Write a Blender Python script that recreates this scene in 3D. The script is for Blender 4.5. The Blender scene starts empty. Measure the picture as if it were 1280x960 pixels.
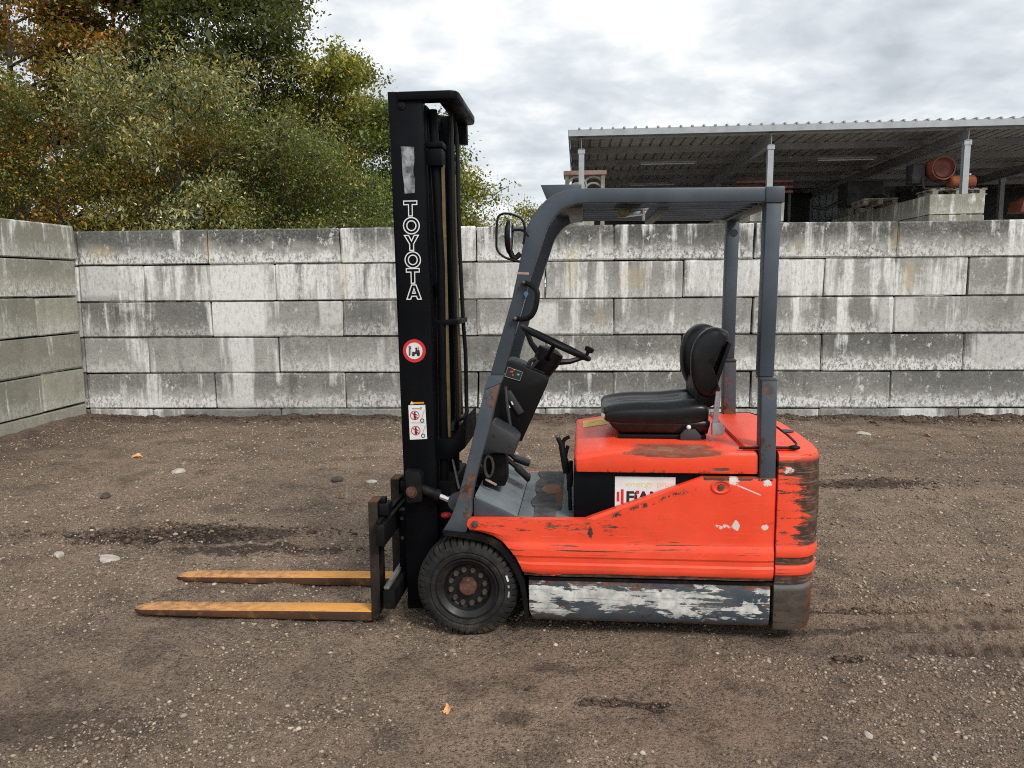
import bpy, bmesh, math, random
import numpy as np
from math import sin, cos, pi, radians, atan2, sqrt, hypot
from mathutils import Vector, Matrix

random.seed(7)
RNG = np.random.default_rng(11)
scn = bpy.context.scene
COL = scn.collection

# ------------------------------------------------------------------ camera
CAM_H = 1.6
FPX = 960.0                    # focal length in pixels of the 1280 px wide photograph
PITCH, ROLL = radians(7.25), radians(0.49)
cd = bpy.data.cameras.new("camera")
cd.sensor_fit = 'HORIZONTAL'
cd.sensor_width = 36.0
cd.lens = 36.0 * FPX / 1280.0
cd.clip_start, cd.clip_end = 0.05, 3000.0
cam = bpy.data.objects.new("camera", cd)
COL.objects.link(cam)
_f = Vector((0, cos(PITCH), -sin(PITCH)))
_r0 = Vector((1, 0, 0)); _u0 = _r0.cross(_f)
_r = cos(ROLL) * _r0 - sin(ROLL) * _u0
_u = sin(ROLL) * _r0 + cos(ROLL) * _u0
cam.matrix_world = Matrix(((_r.x, _u.x, -_f.x, 0), (_r.y, _u.y, -_f.y, 0), (_r.z, _u.z, -_f.z, CAM_H), (0, 0, 0, 1)))
scn.camera = cam

# ------------------------------------------------------------------ world, sun, exposure
SUN_EL, SUN_AZ = radians(43), radians(146)     # azimuth clockwise from +Y
world = bpy.data.worlds.new("World")
scn.world = world
world.use_nodes = True
wn = world.node_tree
wn.nodes.clear()
def _wn(t, **k):
    n = wn.nodes.new(t)
    for a, b in k.items(): setattr(n, a, b)
    return n
w_out = _wn('ShaderNodeOutputWorld')
sky = _wn('ShaderNodeTexSky', sky_type='NISHITA', sun_disc=False, sun_elevation=SUN_EL, sun_rotation=SUN_AZ)
bg_sky = _wn('ShaderNodeBackground'); bg_sky.inputs[1].default_value = 0.10
wn.links.new(sky.outputs[0], bg_sky.inputs[0])
tc = _wn('ShaderNodeTexCoord')
sep = _wn('ShaderNodeSeparateXYZ'); wn.links.new(tc.outputs['Generated'], sep.inputs[0])
def _m(op, a, b=None):
    n = _wn('ShaderNodeMath', operation=op)
    for i, v in enumerate((a, b)):
        if v is None: continue
        if isinstance(v, (int, float)): n.inputs[i].default_value = v
        else: wn.links.new(v, n.inputs[i])
    return n.outputs[0]
zz = _m('ADD', _m('MAXIMUM', sep.outputs[2], 0.0), 0.22)
cx_, cy_ = _m('DIVIDE', sep.outputs[0], zz), _m('DIVIDE', sep.outputs[1], zz)
comb = _wn('ShaderNodeCombineXYZ')
wn.links.new(cx_, comb.inputs[0]); wn.links.new(cy_, comb.inputs[1])
def _wnoise(scale, detail, dist, off):
    mp = _wn('ShaderNodeMapping'); mp.inputs['Location'].default_value = off
    wn.links.new(comb.outputs[0], mp.inputs[0])
    n = _wn('ShaderNodeTexNoise')
    n.inputs['Scale'].default_value = scale; n.inputs['Detail'].default_value = detail
    n.inputs['Roughness'].default_value = 0.55; n.inputs['Distortion'].default_value = dist
    wn.links.new(mp.outputs[0], n.inputs['Vector'])
    return n.outputs[0]
cl = _m('ADD', _m('MULTIPLY', _wnoise(1.6, 6, 0.3, (3.1, 1.7, 0)), 0.65), _m('MULTIPLY', _wnoise(5.5, 5, 0.2, (0.4, 5.2, 2)), 0.35))
cr = _wn('ShaderNodeValToRGB')
cr.color_ramp.elements[0].position = 0.34; cr.color_ramp.elements[0].color = (0.46, 0.50, 0.545, 1)
cr.color_ramp.elements[1].position = 0.62; cr.color_ramp.elements[1].color = (1.02, 1.02, 1.01, 1)
e = cr.color_ramp.elements.new(0.49); e.color = (0.68, 0.72, 0.75, 1)
wn.links.new(cl, cr.inputs[0])
bg_cl = _wn('ShaderNodeBackground'); bg_cl.inputs[1].default_value = 1.06
wn.links.new(cr.outputs[0], bg_cl.inputs[0])
mixw = _wn('ShaderNodeMixShader'); mixw.inputs[0].default_value = 0.93
wn.links.new(bg_sky.outputs[0], mixw.inputs[1]); wn.links.new(bg_cl.outputs[0], mixw.inputs[2])
wn.links.new(mixw.outputs[0], w_out.inputs[0])

sd = bpy.data.lights.new("sun", 'SUN')
sd.energy = 2.2; sd.angle = radians(16); sd.color = (1.0, 0.95, 0.88)
sun = bpy.data.objects.new("sun", sd); COL.objects.link(sun)
sdir = Vector((sin(SUN_AZ) * cos(SUN_EL), cos(SUN_AZ) * cos(SUN_EL), sin(SUN_EL)))
sun.rotation_euler = sdir.to_track_quat('Z', 'Y').to_euler()
sun.location = (8, -8, 12)

scn.view_settings.view_transform = 'Standard'
scn.view_settings.look = 'None'
scn.view_settings.exposure = 0.16
scn.view_settings.gamma = 1.0
scn.cycles.max_bounces = 8
scn.cycles.use_denoising = False      # at the final sample count the grain is that of a phone photo
scn.cycles.filter_width = 1.05

# ------------------------------------------------------------------ frames (places measured off the photograph at their real distance)
_F = np.array(_f); _R = np.array(_r); _U = np.array(_u); _C = np.array((0, 0, CAM_H))
class Frame:
    def __init__(s, o, yaw):
        s.o = np.array(o, float); s.yaw = yaw
        s.x = np.array([cos(yaw), sin(yaw), 0]); s.y = np.array([-sin(yaw), cos(yaw), 0]); s.z = np.array([0, 0, 1.])
    def hit(s, px, py, p0, n):
        d = _F * FPX + _R * (px - 640) - _U * (py - 480)
        t = ((p0 - _C) @ n) / (d @ n); v = _C + t * d - s.o
        return np.array([v @ s.x, v @ s.y, v @ s.z])
    def ay(s, px, py, y): q = s.hit(px, py, s.o + y * s.y, s.y); return (q[0], q[2])
    def az(s, px, py, z): q = s.hit(px, py, s.o + z * s.z, s.z); return (q[0], q[1])
    def ax(s, px, py, x): q = s.hit(px, py, s.o + x * s.x, s.x); return (q[1], q[2])
    def wor(s, q): return s.o + q[0] * s.x + q[1] * s.y + q[2] * s.z
G = Frame((0, 0, 0), 0)
def ground_at(px, py): return G.az(px, py, 0)
FL = Frame((*ground_at(583, 795), 0), -radians(5.2))      # forklift: x to its rear, y to its far side
WL = Frame((0, 9.4, 0), -radians(2.9))                     # long block wall
SH = Frame((0, 18, 0), -radians(5.0))                      # shed
P = FL.ay

# ------------------------------------------------------------------ mesh builder
class B:
    def __init__(s): s.bm = bmesh.new()
    def face(s, vs):
        try: return s.bm.faces.new(vs)
        except ValueError: return None
    def box(s, c, size, rot=None):
        hx, hy, hz = size[0] / 2, size[1] / 2, size[2] / 2
        M = Matrix.Translation(c) @ (rot.to_4x4() if rot is not None else Matrix())
        v = [s.bm.verts.new(M @ Vector((a * hx, b * hy, d * hz))) for a in (-1, 1) for b in (-1, 1) for d in (-1, 1)]
        for q in ((0, 1, 3, 2), (4, 6, 7, 5), (0, 4, 5, 1), (2, 3, 7, 6), (0, 2, 6, 4), (1, 5, 7, 3)): s.face([v[i] for i in q])
        return s
    def span(s, x0, x1, y0, y1, z0, z1): return s.box(((x0 + x1) / 2, (y0 + y1) / 2, (z0 + z1) / 2), (abs(x1 - x0), abs(y1 - y0), abs(z1 - z0)))
    def prism(s, pts, y0, y1, axis='y'):
        def mk(p, t): return (p[0], t, p[1]) if axis == 'y' else ((p[0], p[1], t) if axis == 'z' else (t, p[0], p[1]))
        a = [s.bm.verts.new(mk(p, y0)) for p in pts]; b = [s.bm.verts.new(mk(p, y1)) for p in pts]
        s.face(a); s.face(b[::-1])
        n = len(pts)
        for i in range(n): s.face((a[i], b[i], b[(i + 1) % n], a[(i + 1) % n]))
        return s
    def hexa(s, p8):
        v = [s.bm.verts.new(p) for p in p8]
        for q in ((0, 1, 2, 3), (7, 6, 5, 4), (0, 4, 5, 1), (1, 5, 6, 2), (2, 6, 7, 3), (3, 7, 4, 0)): s.face([v[i] for i in q])
        return s
    def loft(s, rings, closed=True, caps=True):
        R = [[s.bm.verts.new(p) for p in r] for r in rings]
        n = len(R[0])
        for a, b in zip(R[:-1], R[1:]):
            for i in range(n if closed else n - 1): s.face((a[i], a[(i + 1) % n], b[(i + 1) % n], b[i]))
        if caps: s.face(R[0][::-1]); s.face(R[-1])
        return s
    def stube(s, path, r, n=10, closed=False):
        p = [Vector(q) for q in path]; m = len(p); out = []
        for i in range(m if closed else m - 1):
            a, b, c, d = (p[i - 1] if (closed or i) else p[0]), p[i], p[(i + 1) % m], (p[(i + 2) % m] if closed else p[min(i + 2, m - 1)])
            for k in range(5):
                t = k / 5; out.append(0.5 * (2 * b + (c - a) * t + (2 * a - 5 * b + 4 * c - d) * t * t + (3 * b - a - 3 * c + d) * t ** 3))
        if not closed: out.append(p[-1])
        return s.tube(out, r, n, closed)
    def tube(s, path, r, n=10, closed=False, caps=True):
        path = [Vector(p) for p in path]; m = len(path); rings = []; up = None
        for i, p in enumerate(path):
            if closed: t = (path[(i + 1) % m] - path[i - 1]).normalized()
            else: t = (path[min(i + 1, m - 1)] - path[max(i - 1, 0)]).normalized()
            if up is None:
                up = Vector((0, 0, 1)) if abs(t.z) < 0.9 else Vector((1, 0, 0))
            a = (up - t * up.dot(t)).normalized(); up = a; b = t.cross(a)
            rr = r[i] if isinstance(r, (list, tuple)) else r
            rings.append([p + a * (rr * cos(2 * pi * k / n)) + b * (rr * sin(2 * pi * k / n)) for k in range(n)])
        if closed: rings.append(rings[0])
        return s.loft(rings, True, caps and not closed)
    def lathe(s, prof, c=(0, 0, 0), axis='y', n=48, mod=None, caps=False):
        """prof: (radius, height) pairs; mod(k, j, r) may change the radius at angle step k and ring j"""
        rings = []
        for k in range(n):
            a = 2 * pi * k / n; ring = []
            for j, (r, h) in enumerate(prof):
                if mod: r = mod(k, j, r)
                u, v = r * cos(a), r * sin(a)
                q = {'y': (u, h, v), 'z': (u, v, h), 'x': (h, u, v)}[axis]
                ring.append(Vector(q) + Vector(c))
            rings.append([s.bm.verts.new(q) for q in ring])
        for k in range(n):
            A, Bq = rings[k], rings[(k + 1) % n]
            for j in range(len(prof) - 1): s.face((A[j], A[j + 1], Bq[j + 1], Bq[j]))
        if caps: s.face([rings[k][0] for k in range(n)]); s.face([rings[k][-1] for k in range(n)][::-1])
        return s
    def ball(s, c, r, sc=(1, 1, 1), u=14, v=9):
        M = Matrix.Translation(c) @ Matrix.Diagonal((*sc, 1))
        bmesh.ops.create_uvsphere(s.bm, u_segments=u, v_segments=v, radius=r, matrix=M); return s
    def grid(s, F, nu, nv):
        V = [[s.bm.verts.new(F(i / nu, j / nv)) for j in range(nv + 1)] for i in range(nu + 1)]
        for i in range(nu):
            for j in range(nv): s.face((V[i][j], V[i + 1][j], V[i + 1][j + 1], V[i][j + 1]))
        return V
    def out(s, name, mat, parent=None, bevel=0.0, segs=2, angle=35, smooth=True):
        bm = s.bm
        bmesh.ops.remove_doubles(bm, verts=bm.verts, dist=1e-6)
        bmesh.ops.recalc_face_normals(bm, faces=bm.faces)
        if bevel > 0:
            ed = [x for x in bm.edges if len(x.link_faces) == 2 and x.calc_face_angle(0) > radians(28)]
            bmesh.ops.bevel(bm, geom=ed, offset=bevel, segments=segs, profile=0.5, affect='EDGES', clamp_overlap=True)
        me = bpy.data.meshes.new(name)
        bm.to_mesh(me); bm.free()
        if mat: me.materials.append(mat)
        if smooth:
            me.polygons.foreach_set('use_smooth', [True] * len(me.polygons))
            me.set_sharp_from_angle(angle=radians(angle))
        o = bpy.data.objects.new(name, me); COL.objects.link(o)
        if parent: o.parent = parent
        return o

def np_mesh(name, verts, faces, mat, parent=None, cols=None, smooth=False):
    """faces: (n, k) index array"""
    me = bpy.data.meshes.new(name)
    nf, k = faces.shape
    me.vertices.add(len(verts)); me.vertices.foreach_set('co', np.ascontiguousarray(verts, dtype=np.float32).ravel())
    me.loops.add(nf * k); me.loops.foreach_set('vertex_index', np.ascontiguousarray(faces, dtype=np.int32).ravel())
    me.polygons.add(nf); me.polygons.foreach_set('loop_start', np.arange(0, nf * k, k, dtype=np.int32))
    if cols is not None:
        a = me.color_attributes.new('Col', 'FLOAT_COLOR', 'POINT')
        a.data.foreach_set('color', np.ascontiguousarray(np.c_[cols, np.ones(len(cols))], dtype=np.float32).ravel())
    me.update(calc_edges=True)
    if smooth: me.polygons.foreach_set('use_smooth', np.ones(nf, dtype=bool))
    if mat: me.materials.append(mat)
    o = bpy.data.objects.new(name, me); COL.objects.link(o)
    if parent: o.parent = parent
    return o

def empty(name, loc=(0, 0, 0), rz=0, label=None, cat=None, group=None):
    o = bpy.data.objects.new(name, None); COL.objects.link(o)
    o.location = loc; o.rotation_euler = (0, 0, rz); o.empty_display_size = 0.2
    tag(o, label, cat, group); return o
def tag(o, label=None, cat=None, group=None, kind=None):
    for k, v in (('label', label), ('category', cat), ('group', group), ('kind', kind)):
        if v: o[k] = v
    return o

# ------------------------------------------------------------------ materials
def C(r, g, b):
    f = lambda c: (c / 255 / 12.92) if c / 255 <= 0.04045 else ((c / 255 + 0.055) / 1.055) ** 2.4
    return (f(r), f(g), f(b), 1)
class M:
    def __init__(s, name, rough=0.6, metal=0.0, spec=0.5):
        s.mat = bpy.data.materials.new(name); s.mat.use_nodes = True
        s.nt = s.mat.node_tree; s.bsdf = s.nt.nodes['Principled BSDF']; s.out = s.nt.nodes['Material Output']
        s.set('Roughness', rough); s.set('Metallic', metal); s.set('Specular IOR Level', spec)
    def n(s, t, **k):
        x = s.nt.nodes.new(t)
        for a, b in k.items(): setattr(x, a, b)
        return x
    def ln(s, v, sock):
        if v is None: return
        if isinstance(v, bpy.types.NodeSocket): s.nt.links.new(v, sock)
        else:
            if isinstance(v, tuple) and len(v) == 3 and sock.type == 'RGBA': v = (*v, 1)
            sock.default_value = v
    def set(s, name, v): s.ln(v, s.bsdf.inputs[name]); return s
    def obj(s): return s.n('ShaderNodeTexCoord').outputs['Object']
    def pos(s): return s.n('ShaderNodeNewGeometry').outputs['Position']
    def rnd(s): return s.n('ShaderNodeObjectInfo').outputs['Random']
    def attr(s, name, t='OBJECT'): return s.n('ShaderNodeAttribute', attribute_type=t, attribute_name=name)
    def xyz(s, v):
        x = s.n('ShaderNodeSeparateXYZ'); s.ln(v, x.inputs[0]); return x.outputs
    def vec(s, a, b, c):
        x = s.n('ShaderNodeCombineXYZ')
        for i, v in enumerate((a, b, c)): s.ln(v, x.inputs[i])
        return x.outputs[0]
    def map(s, v, sc=(1, 1, 1), loc=(0, 0, 0), rot=(0, 0, 0)):
        x = s.n('ShaderNodeMapping'); s.ln(v, x.inputs[0])
        x.inputs['Scale'].default_value = sc; x.inputs['Location'].default_value = loc; x.inputs['Rotation'].default_value = rot
        return x.outputs[0]
    def m(s, op, a, b=None, c=None):
        x = s.n('ShaderNodeMath', operation=op)
        for i, v in enumerate((a, b, c)): s.ln(v, x.inputs[i])
        return x.outputs[0]
    def mul(s, a, b): return s.m('MULTIPLY', a, b)
    def add(s, a, b): return s.m('ADD', a, b)
    def mx(s, a, b): return s.m('MAXIMUM', a, b)
    def inv(s, a): return s.m('SUBTRACT', 1.0, a)
    def noise(s, v, scale, detail=4, rough=0.55, dist=0.0):
        x = s.n('ShaderNodeTexNoise'); s.ln(v, x.inputs['Vector'])
        x.inputs['Scale'].default_value = scale; x.inputs['Detail'].default_value = detail
        x.inputs['Roughness'].default_value = rough; x.inputs['Distortion'].default_value = dist
        return x.outputs[0]
    def vor(s, v, scale, feature='F1', out=0):
        x = s.n('ShaderNodeTexVoronoi', feature=feature); s.ln(v, x.inputs['Vector']); x.inputs['Scale'].default_value = scale
        return x.outputs[out]
    def st(s, v, a, b, t0=0.0, t1=1.0):
        """smoothstep of v from a to b, mapped to t0..t1"""
        x = s.n('ShaderNodeMapRange', interpolation_type='SMOOTHSTEP'); s.ln(v, x.inputs[0])
        for i, q in enumerate((a, b, t0, t1)): s.ln(q, x.inputs[i + 1])
        return x.outputs[0]
    def mix(s, f, a, b, mode='MIX'):
        x = s.n('ShaderNodeMix', data_type='RGBA', blend_type=mode)
        s.ln(f, x.inputs[0]); s.ln(a, x.inputs[6]); s.ln(b, x.inputs[7]); return x.outputs[2]
    def bump(s, h, strength=0.3, dist=0.01, normal=None):
        x = s.n('ShaderNodeBump'); x.inputs['Strength'].default_value = strength; x.inputs['Distance'].default_value = dist
        s.ln(h, x.inputs['Height']); s.ln(normal, x.inputs['Normal']); s.ln(x.outputs[0], s.bsdf.inputs['Normal']); return x.outputs[0]
    def rect(s, p, x0, x1, z0, z1, soft=0.01):
        """1 inside the rectangle in x,z of p (separated), soft edges"""
        a = s.mul(s.st(p[0], x0 - soft, x0 + soft), s.st(p[0], x1 + soft, x1 - soft))
        b = s.mul(s.st(p[2], z0 - soft, z0 + soft), s.st(p[2], z1 + soft, z1 - soft))
        return s.mul(a, b)
    def ell(s, p, x, z, rx, rz, i=0, j=2):
        a = s.m('POWER', s.m('DIVIDE', s.m('SUBTRACT', p[i], x), rx), 2.0)
        b = s.m('POWER', s.m('DIVIDE', s.m('SUBTRACT', p[j], z), rz), 2.0)
        return s.add(a, b)      # < 1 inside
    def edge(s, r=0.006, lo=0.02, hi=0.18):
        bv = s.n('ShaderNodeBevel', samples=4); bv.inputs[0].default_value = r
        g = s.n('ShaderNodeNewGeometry')
        d = s.n('ShaderNodeVectorMath', operation='DOT_PRODUCT')
        s.ln(bv.outputs[0], d.inputs[0]); s.ln(g.outputs['Normal'], d.inputs[1])
        return s.st(s.inv(d.outputs['Value']), lo, hi)

def plain(name, col, rough=0.6, metal=0.0, var=0.25, scale=12, bump=0.0, spec=0.5, dirt=None, dirtcol=None):
    k = M(name, rough, metal, spec); o = k.obj()
    nz = k.noise(o, scale, 5, 0.6)
    dk = tuple(c * (1 - var) for c in col[:3]) + (1,); lt = tuple(min(1, c * (1 + var)) for c in col[:3]) + (1,)
    c = k.mix(k.st(nz, 0.3, 0.7), dk, lt)
    if dirt:
        c = k.mix(k.mul(k.st(k.noise(o, scale * 0.6, 7, 0.65), 0.52, 0.66), dirt), c, dirtcol or C(88, 74, 62))
    k.set('Base Color', c)
    k.set('Roughness', k.st(nz, 0.3, 0.7, min(1, rough + 0.1), max(0, rough - 0.1)))
    if bump: k.bump(k.noise(o, scale * 14, 3), bump, 0.002)
    return k.mat

def soil_material():
    k = M('soil', 0.95, 0, 0.15); p = k.pos(); q = k.xyz(p)
    big = k.noise(p, 0.55, 5, 0.6, 0.4); mid = k.noise(p, 3.2, 6, 0.62); fine = k.noise(p, 38, 5, 0.7)
    grav = k.vor(p, 75, out=1); gd = k.vor(p, 75); cell = k.xyz(grav)
    grav2 = k.vor(p, 190, out=1); cell2 = k.xyz(grav2); gd2 = k.vor(p, 190)
    c = k.mix(k.st(big, 0.36, 0.64), C(142, 122, 106), C(172, 149, 128))
    c = k.mix(k.mul(k.st(mid, 0.46, 0.66), 0.65), c, C(84, 73, 65))
    c = k.mix(k.mul(k.st(k.noise(p, 1.4, 5, 0.65), 0.55, 0.72), 0.55), c, C(152, 131, 110))
    c = k.mix(k.mul(k.st(fine, 0.42, 0.7), 0.4), c, C(80, 69, 61))
    # gravel: separate little stones in their own greys
    gm = k.mul(k.st(k.noise(p, 1.9, 4, 0.6), 0.36, 0.6), k.st(cell[0], 0.45, 0.5))
    gm = k.mul(gm, k.st(gd, 0.55, 0.4))
    gc = k.mix(k.st(cell[1], 0.05, 0.95), C(96, 88, 82), C(164, 152, 140))
    c = k.mix(k.mul(gm, 0.7), c, gc)
    gm2 = k.mul(k.st(cell2[0], 0.62, 0.66), k.st(gd2, 0.5, 0.38))
    c = k.mix(k.mul(gm2, 0.6), c, k.mix(cell2[1], C(90, 82, 76), C(186, 172, 156)))
    g0 = k.noise(k.map(p, loc=(3, 1, 0)), 26, 5, 0.75, 0.4); g1 = k.noise(p, 64, 5, 0.8); g2 = k.noise(p, 170, 3, 0.8)
    for (g_, d0, d1, da, l0, l1, la) in ((g0, 0.54, 0.64, 0.55, 0.44, 0.35, 0.4), (g1, 0.53, 0.62, 0.75, 0.44, 0.36, 0.6), (g2, 0.54, 0.64, 0.6, 0.44, 0.36, 0.5)):
        c = k.mix(k.mul(k.st(g_, d0, d1), da), c, C(62, 52, 45))  # dark speckle also paints in the shade between soil clumps
        c = k.mix(k.mul(k.st(g_, l0, l1), la), c, C(182, 164, 144))
    # dark damp soil: along the foot of the walls, in churned spots and where oil dripped
    wy = k.add(k.mul(q[1], cos(0.0506)), k.mul(q[0], sin(0.0506)))
    damp_and_shade = k.mul(k.st(k.add(wy, k.mul(k.noise(p, 2.2, 4), 1.4)), 9.2, 10.2), 0.7)
    damp_and_shade = k.mx(damp_and_shade, k.mul(k.st(k.add(q[0], k.mul(k.noise(p, 1.5, 4), 1.4)), -3.2, -4.6), 0.4))
    for (x, y, rx, ry, a) in SPOTS:
        e = k.add(k.ell(q, x, y, rx, ry, 0, 1), k.mul(k.m('SUBTRACT', k.noise(p, 11, 9, 0.75), 0.5), 5.5))
        damp_and_shade = k.mx(damp_and_shade, k.mul(k.st(e, 1.4, 0.2), min(1.0, a)))
    for (a_, b_) in TRK:      # tyre tracks: shade of the pressed grooves painted dark, with lug prints
        t = k.m('DIVIDE', k.m('SUBTRACT', q[0], a_[0]), b_[0] - a_[0])
        d_ = k.m('ABSOLUTE', k.m('SUBTRACT', k.m('SUBTRACT', q[1], k.add(a_[1], k.mul(t, b_[1] - a_[1]))), k.mul(k.m('SUBTRACT', k.noise(p, 4, 4), 0.5), 0.08)))
        lug = k.st(k.m('SINE', k.mul(q[0], 78.0)), -0.4, 0.4, 0.45, 1.0)
        tm = k.mul(k.mul(k.st(d_, 0.05, 0.015), lug), k.mul(k.st(q[0], a_[0] - 0.1, a_[0] + 0.2), k.st(k.noise(p, 5, 5, 0.65), 0.36, 0.55)))
        damp_and_shade = k.mx(damp_and_shade, k.mul(tm, 0.7))
    c = k.mix(damp_and_shade, c, C(58, 50, 46))
    k.set('Base Color', c)
    h = k.add(k.add(k.mul(fine, 0.5), k.mul(k.mul(gm, k.inv(gd)), 0.8)), k.mul(k.mul(gm2, k.inv(gd2)), 0.4))
    h = k.add(h, k.add(k.mul(g1, -0.8), k.mul(g0, -0.8)))
    k.bump(h, 1.0, 0.02)
    return k.mat

def concrete_material(name, tint, clean=False):
    k = M(name, 0.92, 0, 0.2); o = k.obj(); p = k.pos(); oz = k.xyz(o); r = k.rnd(); w = k.xyz(p)
    a_w = k.attr('white').outputs['Fac']; a_s = k.attr('splash').outputs['Fac']; a_d = k.attr('mossy').outputs['Fac']
    wob = k.noise(p, 3.0, 5, 0.6)
    big = k.noise(p, 1.5, 6, 0.62)
    lo, hi = (C(118, 118, 114), C(178, 177, 170)) if not clean else (C(140, 138, 126), C(178, 176, 162))
    c = k.mix(k.st(k.add(k.mul(r, 0.45), k.mul(big, 0.9)), 0.3, 0.95), lo, hi)
    c = k.mix(k.mul(k.st(wob, 0.5, 0.72), 0.4), c, C(104, 102, 94))
    c = k.mix(0.25, c, tint, 'MULTIPLY')
    spf = k.noise(p, 34, 9, 0.85); spg = k.noise(p, 110, 4, 0.8)
    c = k.mix(k.mul(k.st(spf, 0.52, 0.62), 0.5 if not clean else 0.25), c, C(76, 76, 73))
    c = k.mix(k.mul(k.st(spf, 0.46, 0.36), 0.35 if not clean else 0.15), c, C(196, 196, 190))
    c = k.mix(k.mul(k.st(spg, 0.52, 0.6), 0.4), c, C(92, 91, 87))
    sv = k.vec(k.mul(w[0], 7.0), k.mul(w[1], 7.0), k.mul(w[2], 0.55))
    s1 = k.noise(sv, 1.0, 6, 0.62, 0.25)
    # dark runs
    dsv = k.vec(k.mul(w[0], 5.0), k.mul(w[1], 5.0), k.add(k.mul(w[2], 0.7), 7.0))
    dark = k.mul(k.st(k.noise(dsv, 1.0, 7, 0.65, 0.3), 0.5, 0.66), k.add(0.22, k.mul(k.st(k.noise(p, 2.0, 4), 0.4, 0.62), 0.6)))
    c = k.mix(k.mul(dark, 0.75 if not clean else 0.25), c, C(80, 80, 77))
    # lichen-dark tops with a ragged lower edge
    top = k.st(k.add(oz[2], k.mul(k.m('SUBTRACT', s1, 0.5), 0.32)), -0.04, 0.1)
    spk = k.st(spf, 0.40, 0.54, 0.4, 1.0)
    c = k.mix(k.mul(k.mul(top, spk), k.mul(a_d, 0.9)), c, C(80, 81, 79))
    # white lime runs, thin and broad
    base = k.st(k.add(k.add(s1, k.mul(a_w, 0.26)), k.mul(k.m('SUBTRACT', big, 0.5), 0.8)), 0.61, 0.77)
    grit = k.st(k.noise(k.map(p, (1, 1, 0.45)), 30, 8, 0.8), 0.36, 0.54)
    lime = k.mul(base, k.add(0.42, k.mul(grit, 0.55)))
    lime = k.mul(lime, k.st(k.noise(k.vec(k.mul(w[0], 22.0), k.mul(w[1], 22.0), k.mul(w[2], 0.9)), 1.0, 5, 0.6), 0.30, 0.55, 0.45, 1.0))
    # lime creeping up from the foot of a block, patchy and spotted
    foot = k.st(k.add(oz[2], k.mul(k.m('SUBTRACT', k.noise(p, 6, 6, 0.7), 0.5), 0.42)), 0.0, -0.15)
    spots = k.st(k.noise(k.map(p, (1, 1, 0.6)), 30, 8, 0.82), 0.44, 0.53)
    lime = k.mx(lime, k.mul(k.mul(k.mul(foot, spots), a_s), 0.95))
    blot = k.mul(k.st(k.noise(k.map(p, loc=(4, 9, 1)), 2.6, 7, 0.7), 0.60, 0.66), k.mul(k.st(k.noise(p, 30, 5, 0.8), 0.42, 0.56), 0.8))
    lime = k.mx(lime, k.mul(blot, k.add(0.25, k.mul(a_w, 0.75))))
    # old leaks from the joints: a few broad white and ochre runs in their own places
    wx = k.add(k.mul(k.m('SUBTRACT', w[1], 9.4), -sin(0.0506)), k.mul(w[0], cos(0.0506)))
    rag = k.mul(k.m('SUBTRACT', s1, 0.5), 0.9)
    if not clean:
        for (x0, x1, z0, z1, a) in ((-3.76, -2.95, 0.98, 1.9, 0.9), (-3.62, -3.30, 0.08, 1.05, 0.8), (-5.4, -4.62, 1.46, 1.9, 0.7), (2.05, 3.7, 1.46, 1.9, 0.75), (0.15, 0.55, 1.0, 1.4, 0.7), (-0.45, 0.35, 1.46, 1.92, 0.6), (-2.4, -2.1, 1.1, 1.9, 0.6), (4.3, 4.9, 1.0, 1.42, 0.55), (5.5, 6.3, 0.55, 1.0, 0.6), (4.6, 5.15, -0.3, 0.12, 0.8)):
            inx = k.mul(k.st(k.add(wx, rag), x0 - 0.05, x0 + 0.10), k.st(k.add(wx, rag), x1 + 0.05, x1 - 0.10))
            inz = k.mul(k.st(w[2], z0 - 0.02, z0 + 0.10), k.st(w[2], z1 + 0.03, z1 - 0.03))
            lime = k.mx(lime, k.mul(k.mul(inx, inz), k.add(a * 0.5, k.mul(grit, a * 0.5))))
    crust = k.mul(k.st(k.noise(k.map(p, (1, 1, 0.7), (7, 3, 2)), 9, 11, 0.8), 0.585, 0.605), k.add(0.1, k.mul(k.mx(a_w, a_s), 0.6)))
    lime = k.mx(lime, crust)
    c = k.mix(lime, c, C(230, 231, 228))
    if not clean:
        for (x0, z0, z1, wd, a) in ((4.72, 1.46, 1.9, 0.07, 0.7), (0.75, 1.5, 2.1, 0.10, 0.5), (1.5, 1.5, 1.88, 0.16, 0.5), (-5.1, 1.92, 2.2, 0.2, 0.55), (-3.75, 1.9, 2.3, 0.06, 0.55), (1.1, 1.05, 1.4, 0.08, 0.4), (4.55, 1.92, 2.3, 0.05, 0.5), (3.4, 1.92, 2.15, 0.10, 0.35)):
            e = k.m('DIVIDE', k.m('ABSOLUTE', k.m('SUBTRACT', k.add(wx, k.mul(rag, 0.35)), x0)), wd)
            c = k.mix(k.mul(k.mul(k.st(e, 1.3, 0.2), k.st(k.m('ABSOLUTE', k.m('SUBTRACT', w[2], (z0 + z1) / 2)), (z1 - z0) / 2, (z1 - z0) / 2 - 0.12)), a * 0.6), c, C(206, 186, 146))
    # ochre runs
    osv = k.vec(k.mul(w[0], 2.6), k.mul(w[1], 2.6), k.add(k.mul(w[2], 0.5), 31.0))
    och = k.mul(k.mul(k.st(k.noise(osv, 1.0, 6, 0.6, 0.2), 0.60, 0.72), a_w), 0.4)
    c = k.mix(k.mul(och, 0.6), c, C(190, 170, 126))
    # grime in the arris
    c = k.mix(k.mul(k.st(k.m('ABSOLUTE', oz[2]), 0.2, 0.222), k.st(k.noise(p, 5, 4), 0.35, 0.6, 0.15, 0.75)), c, C(62, 60, 54))
    k.set('Base Color', c)
    k.bump(k.add(k.mul(k.noise(p, 60, 5, 0.75), 0.6), k.noise(p, 9, 4, 0.6)), 0.45, 0.012)
    return k.mat

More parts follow.
